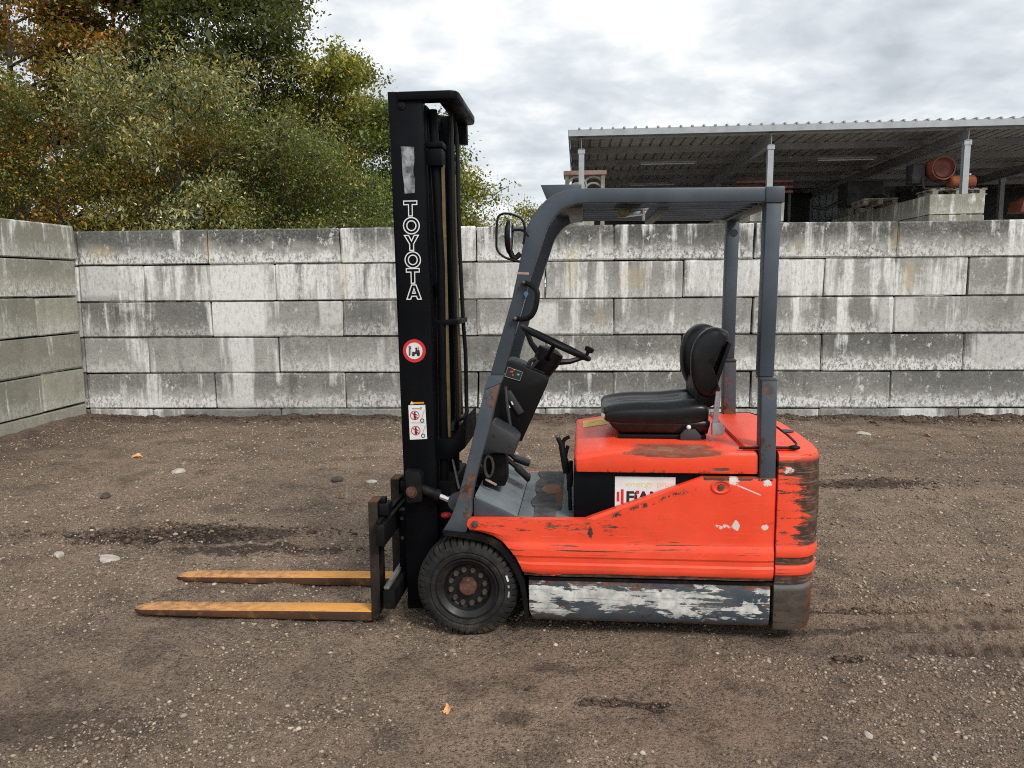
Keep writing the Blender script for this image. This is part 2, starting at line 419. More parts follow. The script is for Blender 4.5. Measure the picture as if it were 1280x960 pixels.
def leaf_material(name):
    k = M(name, 0.36, 0, 0.6)
    c = k.n('ShaderNodeVertexColor', layer_name='Col').outputs[0]
    k.set('Base Color', c)
    t = k.n('ShaderNodeBsdfTranslucent'); k.ln(k.mix(0.5, c, (0.30, 0.32, 0.03, 1), 'MIX'), t.inputs[0])
    ms = k.n('ShaderNodeMixShader'); ms.inputs[0].default_value = 0.32
    k.nt.links.new(k.bsdf.outputs[0], ms.inputs[1]); k.nt.links.new(t.outputs[0], ms.inputs[2])
    k.nt.links.new(ms.outputs[0], k.out.inputs[0])
    return k.mat

def red_paint(name, zone='panel'):
    """sun-faded orange red paint; worn where that panel is worn (object space = forklift metres)"""
    k = M(name, 0.42, 0, 0.45); o = k.obj(); p = k.xyz(o)
    fade = k.noise(o, 2.2, 5, 0.6)
    c = k.mix(k.st(fade, 0.3, 0.7), (0.86, 0.066, 0.024, 1), (0.95, 0.090, 0.036, 1))
    c = k.mix(k.mul(k.st(k.noise(o, 7, 7, 0.7), 0.5, 0.75), 0.28), c, (0.52, 0.06, 0.03, 1))
    rust, white, dirt = C(58, 42, 34), C(214, 206, 198), C(96, 74, 60)
    hs = k.map(o, (7, 7, 60)); hs2 = k.map(o, (3, 9, 120), (2, 1, 4))
    nh = k.noise(k.map(o, (11, 11, 70)), 1.0, 12, 0.80, 0.15); nh2 = k.noise(hs2, 1.0, 5, 0.6)
    nf = k.noise(o, 60, 5, 0.7)
    dark = k.mul(k.st(k.noise(o, 26, 8, 0.72), 0.665, 0.68), 0.9)
    if zone == 'panel':
        z = k.mul(k.rect(p, 0.05, 0.75, 0.50, 0.57, 0.03), 1.0)
        dark = k.mx(dark, k.st(k.add(k.mul(nh, 0.72), k.add(k.mul(z, 0.09), k.mul(k.noise(o, 5.5, 4), 0.30))), 0.635, 0.648))
        z2 = k.rect(p, 0.2, 1.4, 0.28, 0.315, 0.008)
        dark = k.mx(dark, k.st(k.add(k.noise(k.map(o, (4, 4, 30)), 1.0, 6, 0.7), k.mul(z2, 0.34)), 0.72, 0.75))
        z3 = k.rect(p, 0.1, 1.36, 0.40, 0.47, 0.02)
        dark = k.mx(dark, k.st(k.add(k.add(k.mul(nh2, 0.7), k.mul(z3, 0.08)), k.mul(k.noise(o, 4.5, 4), 0.34)), 0.66, 0.675))
        # dents rubbed bare beside the slanting edge
        e1 = k.add(k.ell(p, 0.566, 0.505, 0.014, 0.035), k.mul(k.m('SUBTRACT', nf, 0.5), 2.5))
        dark = k.mx(dark, k.st(e1, 0.8, 0.5))
        sl = k.m('SUBTRACT', p[2], k.add(0.565, k.mul(k.m('SUBTRACT', p[0], 0.55), 0.375)))
        band = k.mul(k.mul(k.st(sl, -0.045, -0.03), k.st(sl, -0.008, -0.022)), k.mul(k.st(p[0], 0.5, 0.56), k.st(p[0], 1.1, 1.0)))
        dark = k.mx(dark, k.mul(band, k.st(k.noise(o, 24, 9, 0.75), 0.52, 0.56)))
        b2 = k.mul(k.rect(p, 1.06, 1.36, 0.752, 0.765, 0.003), k.st(k.noise(o, 20, 6, 0.7), 0.44, 0.5))
        dark = k.mx(dark, b2)
        wt = k.st(k.add(k.ell(p, 1.17, 0.548, 0.075, 0.018), k.mul(k.m('SUBTRACT', k.noise(o, 34, 5, 0.7), 0.5), 4.5)), 0.35, 0.2)
        wt = k.mx(wt, k.st(k.add(k.ell(p, 1.205, 0.55, 0.017, 0.028), k.mul(k.m('SUBTRACT', nf, 0.5), 2.0)), 0.8, 0.6))
        for (x, zz_, r_) in ((1.33, 0.545, 0.018), (1.335, 0.742, 0.022), (1.19, 0.752, 0.026)):
            wt = k.mx(wt, k.st(k.add(k.ell(p, x, zz_, r_, r_ * 0.9), k.mul(k.m('SUBTRACT', nf, 0.5), 2.6)), 0.7, 0.5))
        s1 = k.m('ABSOLUTE', k.m('SUBTRACT', p[2], k.add(0.735, k.mul(k.m('SUBTRACT', p[0], 1.2), -0.42))))
        wt = k.mx(wt, k.mul(k.st(s1, 0.004, 0.002), k.mul(k.st(p[0], 1.2, 1.21), k.st(p[0], 1.31, 1.3))))
        white_m = wt
    elif zone == 'rear':
        # rammed and scraped corner: bare brown iron with islands of red left
        u = k.add(k.mul(p[0], 1.0), 0.0)
        sc = k.noise(k.map(o, (7, 7, 38)), 1.0, 11, 0.80, 0.35)
        corner = k.add(k.st(p[0], 1.42, 1.54, 0.1, 1.1), k.mul(k.st(k.noise(k.map(o, (3, 3, 3)), 1.0, 5), 0.35, 0.7), 0.25))
        zone_m = k.mul(k.st(p[2], 0.875, 0.83), k.st(p[2], 0.455, 0.47))
        band_ = k.mul(k.st(p[2], 0.855, 0.835), k.st(p[2], 0.765, 0.79))
        d = k.st(k.add(k.add(k.mul(k.m('SUBTRACT', sc, 0.5), 1.7), k.mul(corner, 0.30)), k.mul(band_, 0.22)), 0.175, 0.20)
        dark = k.mx(dark, k.mul(d, zone_m))
        g1 = k.mx(k.rect(p, 0, 3, 0.374, 0.408, 0.002), k.rect(p, 0, 3, 0.287, 0.327, 0.002))
        dark = k.mx(dark, k.mul(g1, k.st(sc, 0.3, 0.42)))
        dark = k.mx(dark, k.mul(k.st(nh2, 0.58, 0.62), k.inv(zone_m)))
        white_m = k.st(k.add(k.ell(p, 1.42, 0.8, 0.03, 0.022), k.mul(k.m('SUBTRACT', k.noise(o, 40, 6, 0.7), 0.5), 4.0)), 0.6, 0.2)
    elif zone == 'hood':
        e1 = k.add(k.ell(p, 0.93, 0.868, 0.24, 0.022), k.mul(k.m('SUBTRACT', k.noise(o, 12, 6, 0.65), 0.5), 1.6))
        near = k.st(p[1], 0.2, 0.12)
        dark = k.mx(dark, k.mul(k.mul(k.st(e1, 1.1, 0.7), near), 0.85))
        e2 = k.add(k.ell(p, 1.14, 0.797, 0.05, 0.008), k.mul(k.m('SUBTRACT', nf, 0.5), 2.5))
        dark = k.mx(dark, k.mul(k.st(e2, 0.9, 0.5), near))
        dark = k.mx(dark, k.mul(k.st(p[2], 0.80, 0.775), k.st(k.noise(o, 30, 6, 0.7), 0.52, 0.6)))
        rust = C(92, 72, 56)
        white_m = k.mul(k.st(k.noise(o, 45, 5, 0.7), 0.70, 0.73), 0.7)
    else:
        white_m = 0.0
    dark = k.mx(dark, k.mul(k.edge(0.006, 0.05, 0.2), k.st(k.noise(o, 24, 6, 0.7), 0.46, 0.56)))
    rc = k.mix(k.st(k.noise(o, 30, 5), 0.4, 0.65), rust, C(92, 58, 38))
    rc = k.mix(k.mul(k.st(k.noise(k.map(o, (8, 8, 90)), 1.0, 6, 0.7), 0.52, 0.6), 0.55), rc, C(128, 112, 100))
    c = k.mix(k.mul(k.st(k.noise(k.map(o, (3, 3, 160), (0, 5, 0)), 1.0, 6, 0.7), 0.60, 0.66), 0.28), c, C(240, 150, 128))
    c = k.mix(k.mul(k.st(k.noise(o, 13, 9, 0.75), 0.56, 0.68), 0.22), c, C(150, 92, 72))
    c = k.mix(dark, c, rc)
    c = k.mix(white_m, c, white)
    # road dust in a thin film low down
    c = k.mix(k.mul(k.st(k.noise(o, 5, 6, 0.6), 0.4, 0.7), k.st(p[2], 0.75, 0.2, 0.0, 0.22)), c, dirt)
    k.set('Base Color', c)
    k.set('Roughness', k.m('MINIMUM', k.add(k.st(fade, 0.3, 0.7, 0.36, 0.5), k.mul(dark, 0.4)), 1.0))
    k.bump(k.add(k.mul(dark, -0.6), k.mul(k.noise(o, 6, 4), 0.5)), 0.35, 0.004)
    return k.mat

def grey_paint(name, base, wear=0.5, flake=False, rough=0.45):
    k = M(name, rough, 0, 0.45); o = k.obj(); p = k.xyz(o)
    n1 = k.noise(o, 3, 6, 0.6); nf = k.noise(o, 40, 6, 0.7)
    c = k.mix(k.st(n1, 0.3, 0.7), tuple(x * 0.8 for x in base[:3]) + (1,), tuple(x * 1.2 for x in base[:3]) + (1,))
    ed = k.edge(0.006, 0.04, 0.2)
    rustm = k.mul(k.mx(k.st(k.noise(o, 22, 8, 0.72), 0.67, 0.69), k.mul(ed, k.st(nf, 0.48, 0.58))), wear)
    if wear >= 1.0:
        rustm = k.mx(rustm, k.mul(k.st(k.noise(k.map(o, (9, 9, 5)), 1.0, 9, 0.74, 0.2), 0.525, 0.55), k.st(p[2], 1.35, 1.0)))
    if flake:
        hs = k.noise(k.map(o, (3.4, 3.4, 11), (3.4, 0, 1.3)), 1.0, 12, 0.68, 0.3)
        zm = k.mul(k.st(p[2], 0.095, 0.13, -0.08, 0.0), 1.0)
        hs = k.add(k.mul(hs, 0.72), k.mul(k.noise(k.map(o, (2.2, 2.2, 50), (0, 0, 3)), 1.0, 8, 0.72), 0.28))
        fl = k.st(k.add(hs, zm), 0.499, 0.507)
        c = k.mix(fl, c, k.mix(k.st(k.noise(o, 14, 6, 0.7), 0.35, 0.65), C(168, 170, 168), C(222, 222, 216)))
        rb = k.st(k.noise(k.map(o, (6, 6, 14), (1, 0, 5)), 1.0, 10, 0.7, 0.3), 0.605, 0.615)
        rustm = k.mx(rustm, k.mx(rb, k.mul(k.st(p[2], 0.10, 0.085), k.st(k.noise(o, 9, 6, 0.7), 0.35, 0.6))))
        rustm = k.mx(rustm, k.mul(k.st(p[2], 0.25, 0.268), k.st(k.noise(o, 12, 6, 0.7), 0.35, 0.6)))
    c = k.mix(rustm, c, k.mix(k.st(k.noise(o, 26, 5), 0.4, 0.6), C(66, 44, 36), C(116, 70, 46)))
    if flake: c = k.mix(k.mul(k.st(k.noise(k.map(o, (4, 4, 110)), 1.0, 8, 0.75), 0.56, 0.62), 0.55), c, C(52, 54, 56))
    dust = k.mul(k.st(k.noise(o, 6, 7, 0.65), 0.45, 0.7), k.st(p[2], 1.0, 0.1, 0.06, 0.4))
    c = k.mix(dust, c, C(112, 98, 86))
    k.set('Base Color', c)
    k.set('Roughness', k.m('MINIMUM', k.add(rough, k.mul(rustm, 0.4)), 1.0))
    k.bump(k.add(k.add(k.mul(rustm, -0.5), k.mul(nf, 0.15)), k.mul(fl, -0.8) if flake else 0.0), 0.45, 0.004)
    return k.mat

def base_paint():
    k = M('scraped_base_paint', 0.7, 0, 0.3); o = k.obj(); p = k.xyz(o)
    n = k.noise(k.map(o, (6, 6, 14)), 1.0, 9, 0.72, 0.3)
    c = k.mix(k.st(n, 0.35, 0.65), C(58, 52, 48), C(88, 76, 66))
    c = k.mix(k.st(k.add(k.mul(n, 0.9), k.st(p[0], 1.45, 1.60, 0, 0.3)), 0.56, 0.64), c, C(98, 58, 38))
    c = k.mix(k.mul(k.st(k.noise(k.map(o, (12, 12, 50)), 1.0, 9, 0.75), 0.58, 0.61), 0.8), c, C(48, 44, 42))
    c = k.mix(k.mul(k.st(p[2], 0.25, 0.275), 0.6), c, C(112, 118, 118))
    k.set('Base Color', c); k.bump(n, 0.4, 0.004)
    return k.mat
def rusty(name, a, b, c3, rough=0.8, sc=9):
    k = M(name, rough, 0, 0.3); o = k.obj()
    c = k.mix(k.st(k.noise(k.map(o, (0.4, 1, 1)), sc, 8, 0.68, 0.3), 0.38, 0.64), a, b)
    c = k.mix(k.mul(k.st(k.noise(o, sc * 2.3, 7, 0.7), 0.52, 0.66), 0.8), c, c3)
    k.set('Base Color', c); k.bump(k.noise(o, 90, 5, 0.7), 0.3, 0.003)
    return k.mat
def rubber(name, rough=0.75):
    k = M(name, rough, 0, 0.25); o = k.obj(); p = k.xyz(o)
    c = k.mix(k.st(k.noise(o, 14, 6, 0.65), 0.35, 0.7), (0.009, 0.0095, 0.010, 1), (0.030, 0.029, 0.028, 1))
    low = k.mul(k.st(p[2], 0.10, 0.0), k.st(k.noise(o, 20, 5, 0.7), 0.36, 0.62))
    c = k.mix(k.mx(k.mul(low, 0.75), k.mul(k.st(k.noise(o, 8, 6, 0.7), 0.5, 0.75), 0.35)), c, C(104, 92, 80))
    k.set('Base Color', c); k.bump(k.noise(o, 120, 4), 0.15, 0.002)
    return k.mat

def fork_top():
    k = M('worn_fork_top', 0.65, 0, 0.3); o = k.obj(); p = k.xyz(o)
    n = k.noise(k.map(o, (1.6, 9, 9)), 3.2, 9, 0.72, 0.15)
    worn = k.st(k.add(p[0], k.mul(n, 1.3)), 0.05, -0.75)
    c = k.mix(k.st(n, 0.35, 0.65), C(228, 160, 68), C(206, 146, 80))
    c = k.mix(worn, c, k.mix(k.st(k.noise(o, 22, 7, 0.7), 0.4, 0.62), C(206, 150, 92), C(150, 108, 74)))
    c = k.mix(k.mul(k.st(k.noise(k.map(o, (8, 30, 30)), 1.2, 9, 0.75), 0.58, 0.64), 0.8), c, C(140, 88, 52))
    c = k.mix(k.mul(k.st(k.noise(k.map(o, (1.5, 60, 60)), 1.5, 6, 0.7), 0.56, 0.64), 0.35), c, C(176, 160, 140))
    k.set('Base Color', c); k.bump(k.noise(o, 90, 5, 0.7), 0.3, 0.003)
    return k.mat
SPOTS = []
for (px, py, rx, ry, a) in ((225, 672, 0.75, 0.20, 1.0), (330, 690, 0.6, 0.10, 0.8), (735, 878, 0.05, 0.025, 1.2), (765, 878, 0.075, 0.028, 1.2), (805, 879, 0.1, 0.026, 1.2),
                            (820, 886, 0.03, 0.02, 1.0), (1060, 823, 0.09, 0.035, 1.1), (1085, 605, 0.5, 0.14, 0.8), (1040, 765, 0.5, 0.04, 0.7), (1100, 790, 0.6, 0.03, 0.6),
                            (640, 900, 0.09, 0.06, 0.6), (60, 905, 0.35, 0.15, 0.5), (690, 835, 0.12, 0.05, 0.5)):
    g = ground_at(px, py); SPOTS.append((g[0], g[1], rx, ry, a))

TRK = [(ground_at(1035, py), ground_at(1280, py + dy)) for py, dy in ((762, 2), (778, 4), (800, 8))]
MT = {}
MT['soil'] = soil_material()
MT['concrete'] = concrete_material('concrete', C(236, 238, 240))
MT['concrete_side'] = concrete_material('concrete_side', C(246, 244, 234), True)
MT['red'] = red_paint('red_paint', 'panel'); MT['red_hood'] = red_paint('red_paint_hood', 'hood'); MT['red_rear'] = red_paint('red_paint_rear', 'rear')
MT['grey'] = grey_paint('grey_paint', (0.046, 0.062, 0.080), 0.55)
MT['grey_rust'] = grey_paint('grey_paint_chipped', (0.058, 0.074, 0.092), 1.0)
MT['grey_floor'] = plain('grey_floor_paint', (0.15, 0.175, 0.19), 0.55, 0, 0.18, 6, 0.1, dirt=0.5)
MT['skirt'] = grey_paint('flaked_grey_paint', (0.050, 0.066, 0.082), 0.9, True)
MT['black'] = plain('black_paint', (0.0032, 0.0037, 0.0052), 0.5, 0, 0.35, 5, 0.05, spec=0.09, dirt=0.06, dirtcol=C(60, 55, 50))
MT['black_dirty'] = plain('black_paint_dirty', (0.006, 0.0062, 0.007), 0.6, 0, 0.4, 8, 0.2, spec=0.14, dirt=0.5, dirtcol=C(62, 50, 42))
MT['plastic'] = plain('black_plastic', (0.0048, 0.005, 0.006), 0.5, 0, 0.25, 10, 0.1, spec=0.2)
MT['plastic_grey'] = plain('charcoal_plastic', (0.028, 0.030, 0.034), 0.55, 0, 0.2, 10, 0.1, dirt=0.25)
MT['vinyl'] = plain('black_vinyl', (0.0045, 0.0047, 0.0054), 0.33, 0, 0.2, 6, 0.12, spec=0.38, dirt=0.12, dirtcol=C(84, 80, 74))
MT['rubber'] = rubber('tyre_rubber')
MT['rim'] = plain('black_rim', (0.008, 0.0085, 0.009), 0.45, 0, 0.3, 12, 0.1, spec=0.4, dirt=0.25)
MT['hub'] = rusty('rusty_hub', C(92, 62, 52), C(60, 44, 40), C(120, 90, 74), 0.8, 22)
MT['nut'] = plain('dull_steel', C(98, 92, 84), 0.5, 0.6, 0.3, 30, dirt=0.5)
MT['chrome'] = plain('chrome', (0.75, 0.76, 0.77), 0.12, 1.0, 0.05, 5)
MT['steel'] = plain('worn_steel', (0.22, 0.22, 0.21), 0.45, 0.6, 0.25, 9, dirt=0.5)
MT['brass'] = plain('greasy_brass', C(112, 98, 62), 0.45, 0.4, 0.3, 14, dirt=0.3)
MT['fork'] = fork_top()
MT['fork_side'] = rusty('rusted_fork_side', C(92, 60, 40), C(68, 50, 40), C(120, 86, 50), 0.75, 6)
MT['fork_brown'] = rusty('brown_steel', C(44, 36, 32), C(30, 28, 27), C(72, 52, 40), 0.75, 8)
MT['white'] = plain('white_print', (0.74, 0.75, 0.75), 0.5, 0, 0.06, 20)
MT['silver'] = plain('silver_patch', (0.20, 0.21, 0.22), 0.5, 0, 0.8, 26, dirt=0.4, dirtcol=C(60, 60, 60))
MT['signred'] = plain('red_print', (0.62, 0.02, 0.03), 0.5, 0, 0.1, 20)
MT['printblack'] = plain('black_print', (0.02, 0.02, 0.022), 0.5, 0, 0.1, 20)
MT['printyellow'] = plain('yellow_print', (0.78, 0.68, 0.32), 0.5, 0, 0.08, 20)
MT['orange'] = plain('orange_print', (0.75, 0.30, 0.03), 0.5, 0, 0.1, 20)
MT['yellow'] = plain('yellow_sticker', (0.78, 0.47, 0.05), 0.5, 0, 0.15, 20, dirt=0.3)
MT['green'] = plain('green_print', (0.02, 0.42, 0.22), 0.4, 0, 0.1, 20)
MT['belt'] = plain('grey_belt', (0.34, 0.34, 0.35), 0.7, 0, 0.12, 40)
MT['mirror'] = plain('mirror_glass', (0.6, 0.62, 0.64), 0.05, 1.0, 0.05, 3)
MT['lamp_plate'] = plain('pale_lamp_plate', (0.62, 0.63, 0.60), 0.45, 0.1, 0.15, 12, dirt=0.2)
MT['blue'] = plain('blue_print', (0.12, 0.34, 0.60), 0.5, 0, 0.1, 20)
MT['galv'] = plain('galvanised_steel', (0.37, 0.395, 0.415), 0.5, 0.25, 0.12, 4)
MT['galv_dark'] = plain('weathered_galvanised', (0.30, 0.305, 0.31), 0.6, 0.1, 0.15, 2)
MT['sheet'] = plain('roof_sheet_underside', (0.36, 0.33, 0.30), 0.65, 0.1, 0.2, 1.5, dirt=0.3, dirtcol=C(84, 78, 72))
MT['blue_sheet'] = plain('pale_blue_cladding', (0.36, 0.42, 0.47), 0.6, 0, 0.1, 2)
MT['mixer'] = plain('orange_mixer_paint', (0.24, 0.075, 0.05), 0.55, 0, 0.3, 3, dirt=0.7, dirtcol=C(150, 110, 90))
MT['rust_tank'] = rusty('rusty_tank', C(150, 82, 52), C(110, 66, 46), C(96, 60, 44), 0.8, 6)
MT['wood'] = plain('weathered_wood', (0.28, 0.25, 0.21), 0.85, 0, 0.3, 9, 0.2)
MT['dark_iron'] = plain('dark_iron', (0.03, 0.03, 0.032), 0.6, 0, 0.4, 6)
MT['cage'] = plain('ibc_plastic', (0.34, 0.33, 0.29), 0.5, 0, 0.15, 5)
MT['lid'] = plain('pink_brick_lid', (0.42, 0.28, 0.24), 0.8, 0, 0.2, 8, 0.2)
MT['bark'] = plain('bark', (0.05, 0.042, 0.034), 0.9, 0, 0.4, 9, 0.4)
MT['leaf'] = leaf_material('leaf')
MT['dryleaf'] = plain('dry_leaf', C(214, 156, 104), 0.7, 0, 0.25, 60)
MT['stone_pale'] = plain('pale_stone', (0.42, 0.38, 0.33), 0.9, 0, 0.2, 20, 0.3)
MT['stone_dark'] = plain('dark_clod', (0.062, 0.050, 0.042), 0.95, 0, 0.3, 25, 0.4)

# ------------------------------------------------------------------ ground
def vnoise(x, y, wl, seed):
    r = np.random.default_rng(seed); T = r.random((256, 256))
    u, v = x / wl, y / wl; i, j = np.floor(u).astype(int), np.floor(v).astype(int)
    f, g = u - i, v - j; f = f * f * (3 - 2 * f); g = g * g * (3 - 2 * g)
    a = T[i % 256, j % 256]; b = T[(i + 1) % 256, j % 256]; c = T[i % 256, (j + 1) % 256]; d = T[(i + 1) % 256, (j + 1) % 256]
    return (a * (1 - f) + b * f) * (1 - g) + (c * (1 - f) + d * f) * g - 0.5
def ground_h(x, y):
    h = 0.03 * vnoise(x, y, 1.7, 1) + 0.016 * vnoise(x, y, 0.6, 2) + 0.013 * vnoise(x, y, 0.21, 3) + 0.012 * vnoise(x, y, 0.085, 4) * (0.4 + 1.6 * np.abs(vnoise(x, y, 0.7, 31) + 0.2)) + 0.008 * vnoise(x, y, 0.036, 5)
    for (sx, sy, rx, ry, a) in SPOTS[:2]:
        e = ((x - sx) / rx) ** 2 + ((y - sy) / ry) ** 2
        h = h + np.exp(-e) * (0.05 * (vnoise(x, y, 0.11, 6) + 0.35) + 0.04 * vnoise(x, y, 0.05, 8))
    for (a, b) in TRK:
        t = (x - a[0]) / (b[0] - a[0]); yc = a[1] + t * (b[1] - a[1])
        m = 1 / (1 + np.exp(-(x - a[0] + 0.05) * 12)) * np.exp(-np.maximum(0, x - 4.5) * 0.7)
        d = (y - yc) / 0.07
        h = h + m * 0.045 * (np.exp(-(d - 1) ** 2) - 1.1 * np.exp(-d * d)) * (1 + 1.2 * vnoise(x, y, 0.12, 9))
    wy = (y - 9.4) * cos(0.0506) + x * sin(0.0506)
    h = h + 0.05 * np.exp(-np.abs(wy) / 0.25) * (0.5 + 0.7 * vnoise(x, y, 0.5, 7) + 0.9 * vnoise(x, y, 0.13, 17))
    dl = x + 5.45 + 0.0506 * (y - 9.4)
    h = h + 0.07 * np.exp(-np.abs(dl) / 0.3)
    flat = np.exp(-(((x - 0.35) / 1.2) ** 2 + ((y - 3.75) / 0.5) ** 2) ** 2)
    return h * (1 - 0.75 * flat)
def axis(pts):
    out = []
    for (a, b, st) in pts: out += list(np.arange(a, b, st))
    return np.array(out)
far_ = [-900, -300, -120, -60, -35, -22, -14, -10.5]
gx = np.array(far_ + list(np.arange(-8, 8.001, 0.026)) + [-q for q in far_[::-1]])
gy = np.array([-300, -80, -30, -12, -6, -3, -1, 0.3] + list(axis([(1.0, 1.9, 0.06), (1.9, 4.2, 0.012), (4.2, 6.5, 0.022), (6.5, 10.4, 0.045)])) + [10.6, 11, 12, 14, 18, 24, 35, 60, 120, 300, 900])
X, Y = np.meshgrid(gx, gy, indexing='ij')
near = np.clip((9.5 - np.abs(X)) / 1.5, 0, 1) * np.clip((Y - 0.2) / 0.8, 0, 1) * np.clip((12 - Y) / 2, 0, 1)
Z = ground_h(X, Y) * near
nx, ny = len(gx), len(gy)
idx = np.arange(nx * ny).reshape(nx, ny)
fc = np.stack([idx[:-1, :-1], idx[1:, :-1], idx[1:, 1:], idx[:-1, 1:]], -1).reshape(-1, 4)
go = np_mesh('ground', np.stack([X, Y, Z], -1).reshape(-1, 3), fc, MT['soil'], smooth=True)
tag(go, 'bare brown gravelly soil yard', kind='structure')

# loose gravel lying on it
def gravel(n):
    ico = bmesh.new(); bmesh.ops.create_icosphere(ico, subdivisions=1, radius=1.0)
    V = np.array([v.co for v in ico.verts]); Fc = np.array([[v.index for v in f.verts] for f in ico.faces]); ico.free()
    r = RNG
    u = r.random(n)
    y = 1.95 * (9.2 / 1.95) ** u
    half = y * 0.70 + 0.4
    x = (r.random(n) * 2 - 1) * half
    zone = sum(np.exp(-(((x - gx_) / rx_) ** 2 + ((y - gy_) / ry_) ** 2)) for (gx_, gy_), rx_, ry_ in ((ground_at(230, 730), 0.9, 0.35), (ground_at(100, 930), 0.6, 0.25), (ground_at(1130, 900), 0.7, 0.35), (ground_at(960, 830), 0.35, 0.15), (ground_at(420, 690), 0.5, 0.15), (ground_at(760, 930), 0.4, 0.15), (ground_at(120, 540), 0.9, 0.4)))
    dens = 0.45 * zone - 0.12 + vnoise(x, y, 0.9, 21) + 0.7 * vnoise(x, y, 0.3, 22) + 0.10 + 0.25 * (np.abs(x - 0.2) > 1.3)
    keep = (r.random(n) < np.clip(0.30 + dens * 2.6, 0.05, 1)) & (x > -5.3 - 0.05 * (y - 9.4))
    x, y = x[keep], y[keep]; n = len(x)
    s = np.exp(r.normal(-5.70, 0.46, n)) * (0.7 + 0.15 * y); s = np.minimum(s, 0.015)
    sc = s[:, None] * np.c_[r.uniform(0.8, 1.5, n), r.uniform(0.7, 1.2, n), r.uniform(0.45, 0.85, n)]
    a = r.random(n) * 2 * pi
    jit = r.uniform(0.55, 1.35, (n, len(V), 1))
    v = V[None] * jit * sc[:, None, :]
    vx = v[..., 0] * np.cos(a)[:, None] - v[..., 1] * np.sin(a)[:, None]; vy = v[..., 0] * np.sin(a)[:, None] + v[..., 1] * np.cos(a)[:, None]
    z = ground_h(x, y) + sc[:, 2] * 0.25
    co = np.stack([vx + x[:, None], vy + y[:, None], v[..., 2] + z[:, None]], -1).reshape(-1, 3)
    f = (Fc[None] + (np.arange(n) * len(V))[:, None, None]).reshape(-1, 3)
    t = r.random(n) ** 3.2
    c = np.outer(1 - t, C(128, 111, 96)[:3]) + np.outer(t, C(192, 178, 162)[:3])
    c *= r.uniform(0.7, 1.12, (n, 1)) * np.c_[r.uniform(0.95, 1.07, n), np.ones(n), r.uniform(0.93, 1.05, n)]
    k = M('gravel_stone', 0.9, 0, 0.25); k.set('Base Color', k.n('ShaderNodeVertexColor', layer_name='Col').outputs[0])
    o = np_mesh('gravel', co, f, k.mat, cols=np.repeat(c, len(V), 0)); tag(o, 'loose grey and pale gravel scattered over the soil', kind='stuff')
gravel(76000)
def clods():
    ico = bmesh.new(); bmesh.ops.create_icosphere(ico, subdivisions=1, radius=1.0)
    V = np.array([v.co for v in ico.verts]); Fc = np.array([[v.index for v in f.verts] for f in ico.faces]); ico.free()
    r = np.random.default_rng(5); xs, ys, ss = [], [], []
    for (px, py, rx, ry, n, sz) in ((200, 670, 0.36, 0.09, 260, 0.017), (300, 668, 0.5, 0.05, 160, 0.013), (380, 690, 0.4, 0.05, 90, 0.011), (735, 878, 0.02, 0.012, 26, 0.008), (765, 878, 0.03, 0.014, 40, 0.008), (805, 879, 0.045, 0.014, 50, 0.007),
                                  (820, 888, 0.015, 0.01, 14, 0.006), (1060, 823, 0.045, 0.016, 40, 0.009), (1085, 605, 0.35, 0.09, 140, 0.016), (1060, 762, 0.14, 0.02, 50, 0.009), (620, 855, 0.08, 0.05, 20, 0.007)):
        n = int(n * 2.2); sz *= 0.5
        g = ground_at(px, py); xs.append(g[0] + r.normal(0, rx, n)); ys.append(g[1] + r.normal(0, ry, n)); ss.append(sz * np.exp(r.normal(0, 0.45, n)))
    # crumbs gathered along the foot of the wall
    n = 2600; u = r.uniform(-5.3, 7.5, n); w = -np.abs(r.normal(0, 0.2, n)) - 0.02
    pw = WL.o[None] + u[:, None] * WL.x[None] + w[:, None] * WL.y[None]
    xs.append(pw[:, 0]); ys.append(pw[:, 1]); ss.append(0.0095 * np.exp(r.normal(0, 0.5, n)))
    x, y, s_ = np.concatenate(xs), np.concatenate(ys), np.concatenate(ss); n = len(x)
    v = V[None] * r.uniform(0.6, 1.3, (n, len(V), 1)) * s_[:, None, None] * np.array([1.25, 1.0, 0.6])
    co = (v + np.stack([x, y, ground_h(x, y) + s_ * 0.2], -1)[:, None, :]).reshape(-1, 3)
    f = (Fc[None] + (np.arange(n) * len(V))[:, None, None]).reshape(-1, 3)
    ks = M('soil_crumb', 0.97, 0, 0.1); ks.set('Base Color', ks.mix(ks.st(ks.noise(ks.pos(), 45, 4), 0.35, 0.65), C(66, 56, 50), C(98, 84, 73)))
    tag(np_mesh('soil_crumbs', co, f, ks.mat), 'dark crumbs of churned soil in heaps and along the wall foot', kind='stuff')
clods()

def rock(name, px, py, size, mat, label, cat='stone', seed=1):
    r = random.Random(seed); b = B()
    bmesh.ops.create_icosphere(b.bm, subdivisions=2, radius=1.0)
    for v in b.bm.verts:
        j = 1 + 0.22 * sin(v.co.x * 3.1 + seed) * cos(v.co.y * 2.7 + seed * 2) + r.uniform(-0.08, 0.08)
        v.co = Vector((v.co.x * size[0], v.co.y * size[1], v.co.z * size[2])) * j
    x, y = ground_at(px, py)
    o = b.out(name, mat, angle=30)
    o.location = (x, y, float(ground_h(np.array([x]), np.array([y]))[0]) + size[2] * 0.35); o.rotation_euler = (0, 0, seed * 1.3)
    return tag(o, label, cat)
rock('stone', 137, 700, (0.085, 0.05, 0.012), MT['stone_pale'], 'flat pale slab of stone left of the dark churned soil', seed=2)
rock('stone', 223, 592, (0.06, 0.05, 0.03), MT['stone_pale'], 'pale grey stone lying farthest from the forklift towards the wall corner', seed=3)
rock('stone', 74, 697, (0.036, 0.03, 0.022), MT['stone_pale'], 'small rounded pale stone left of the flat slab', seed=4)
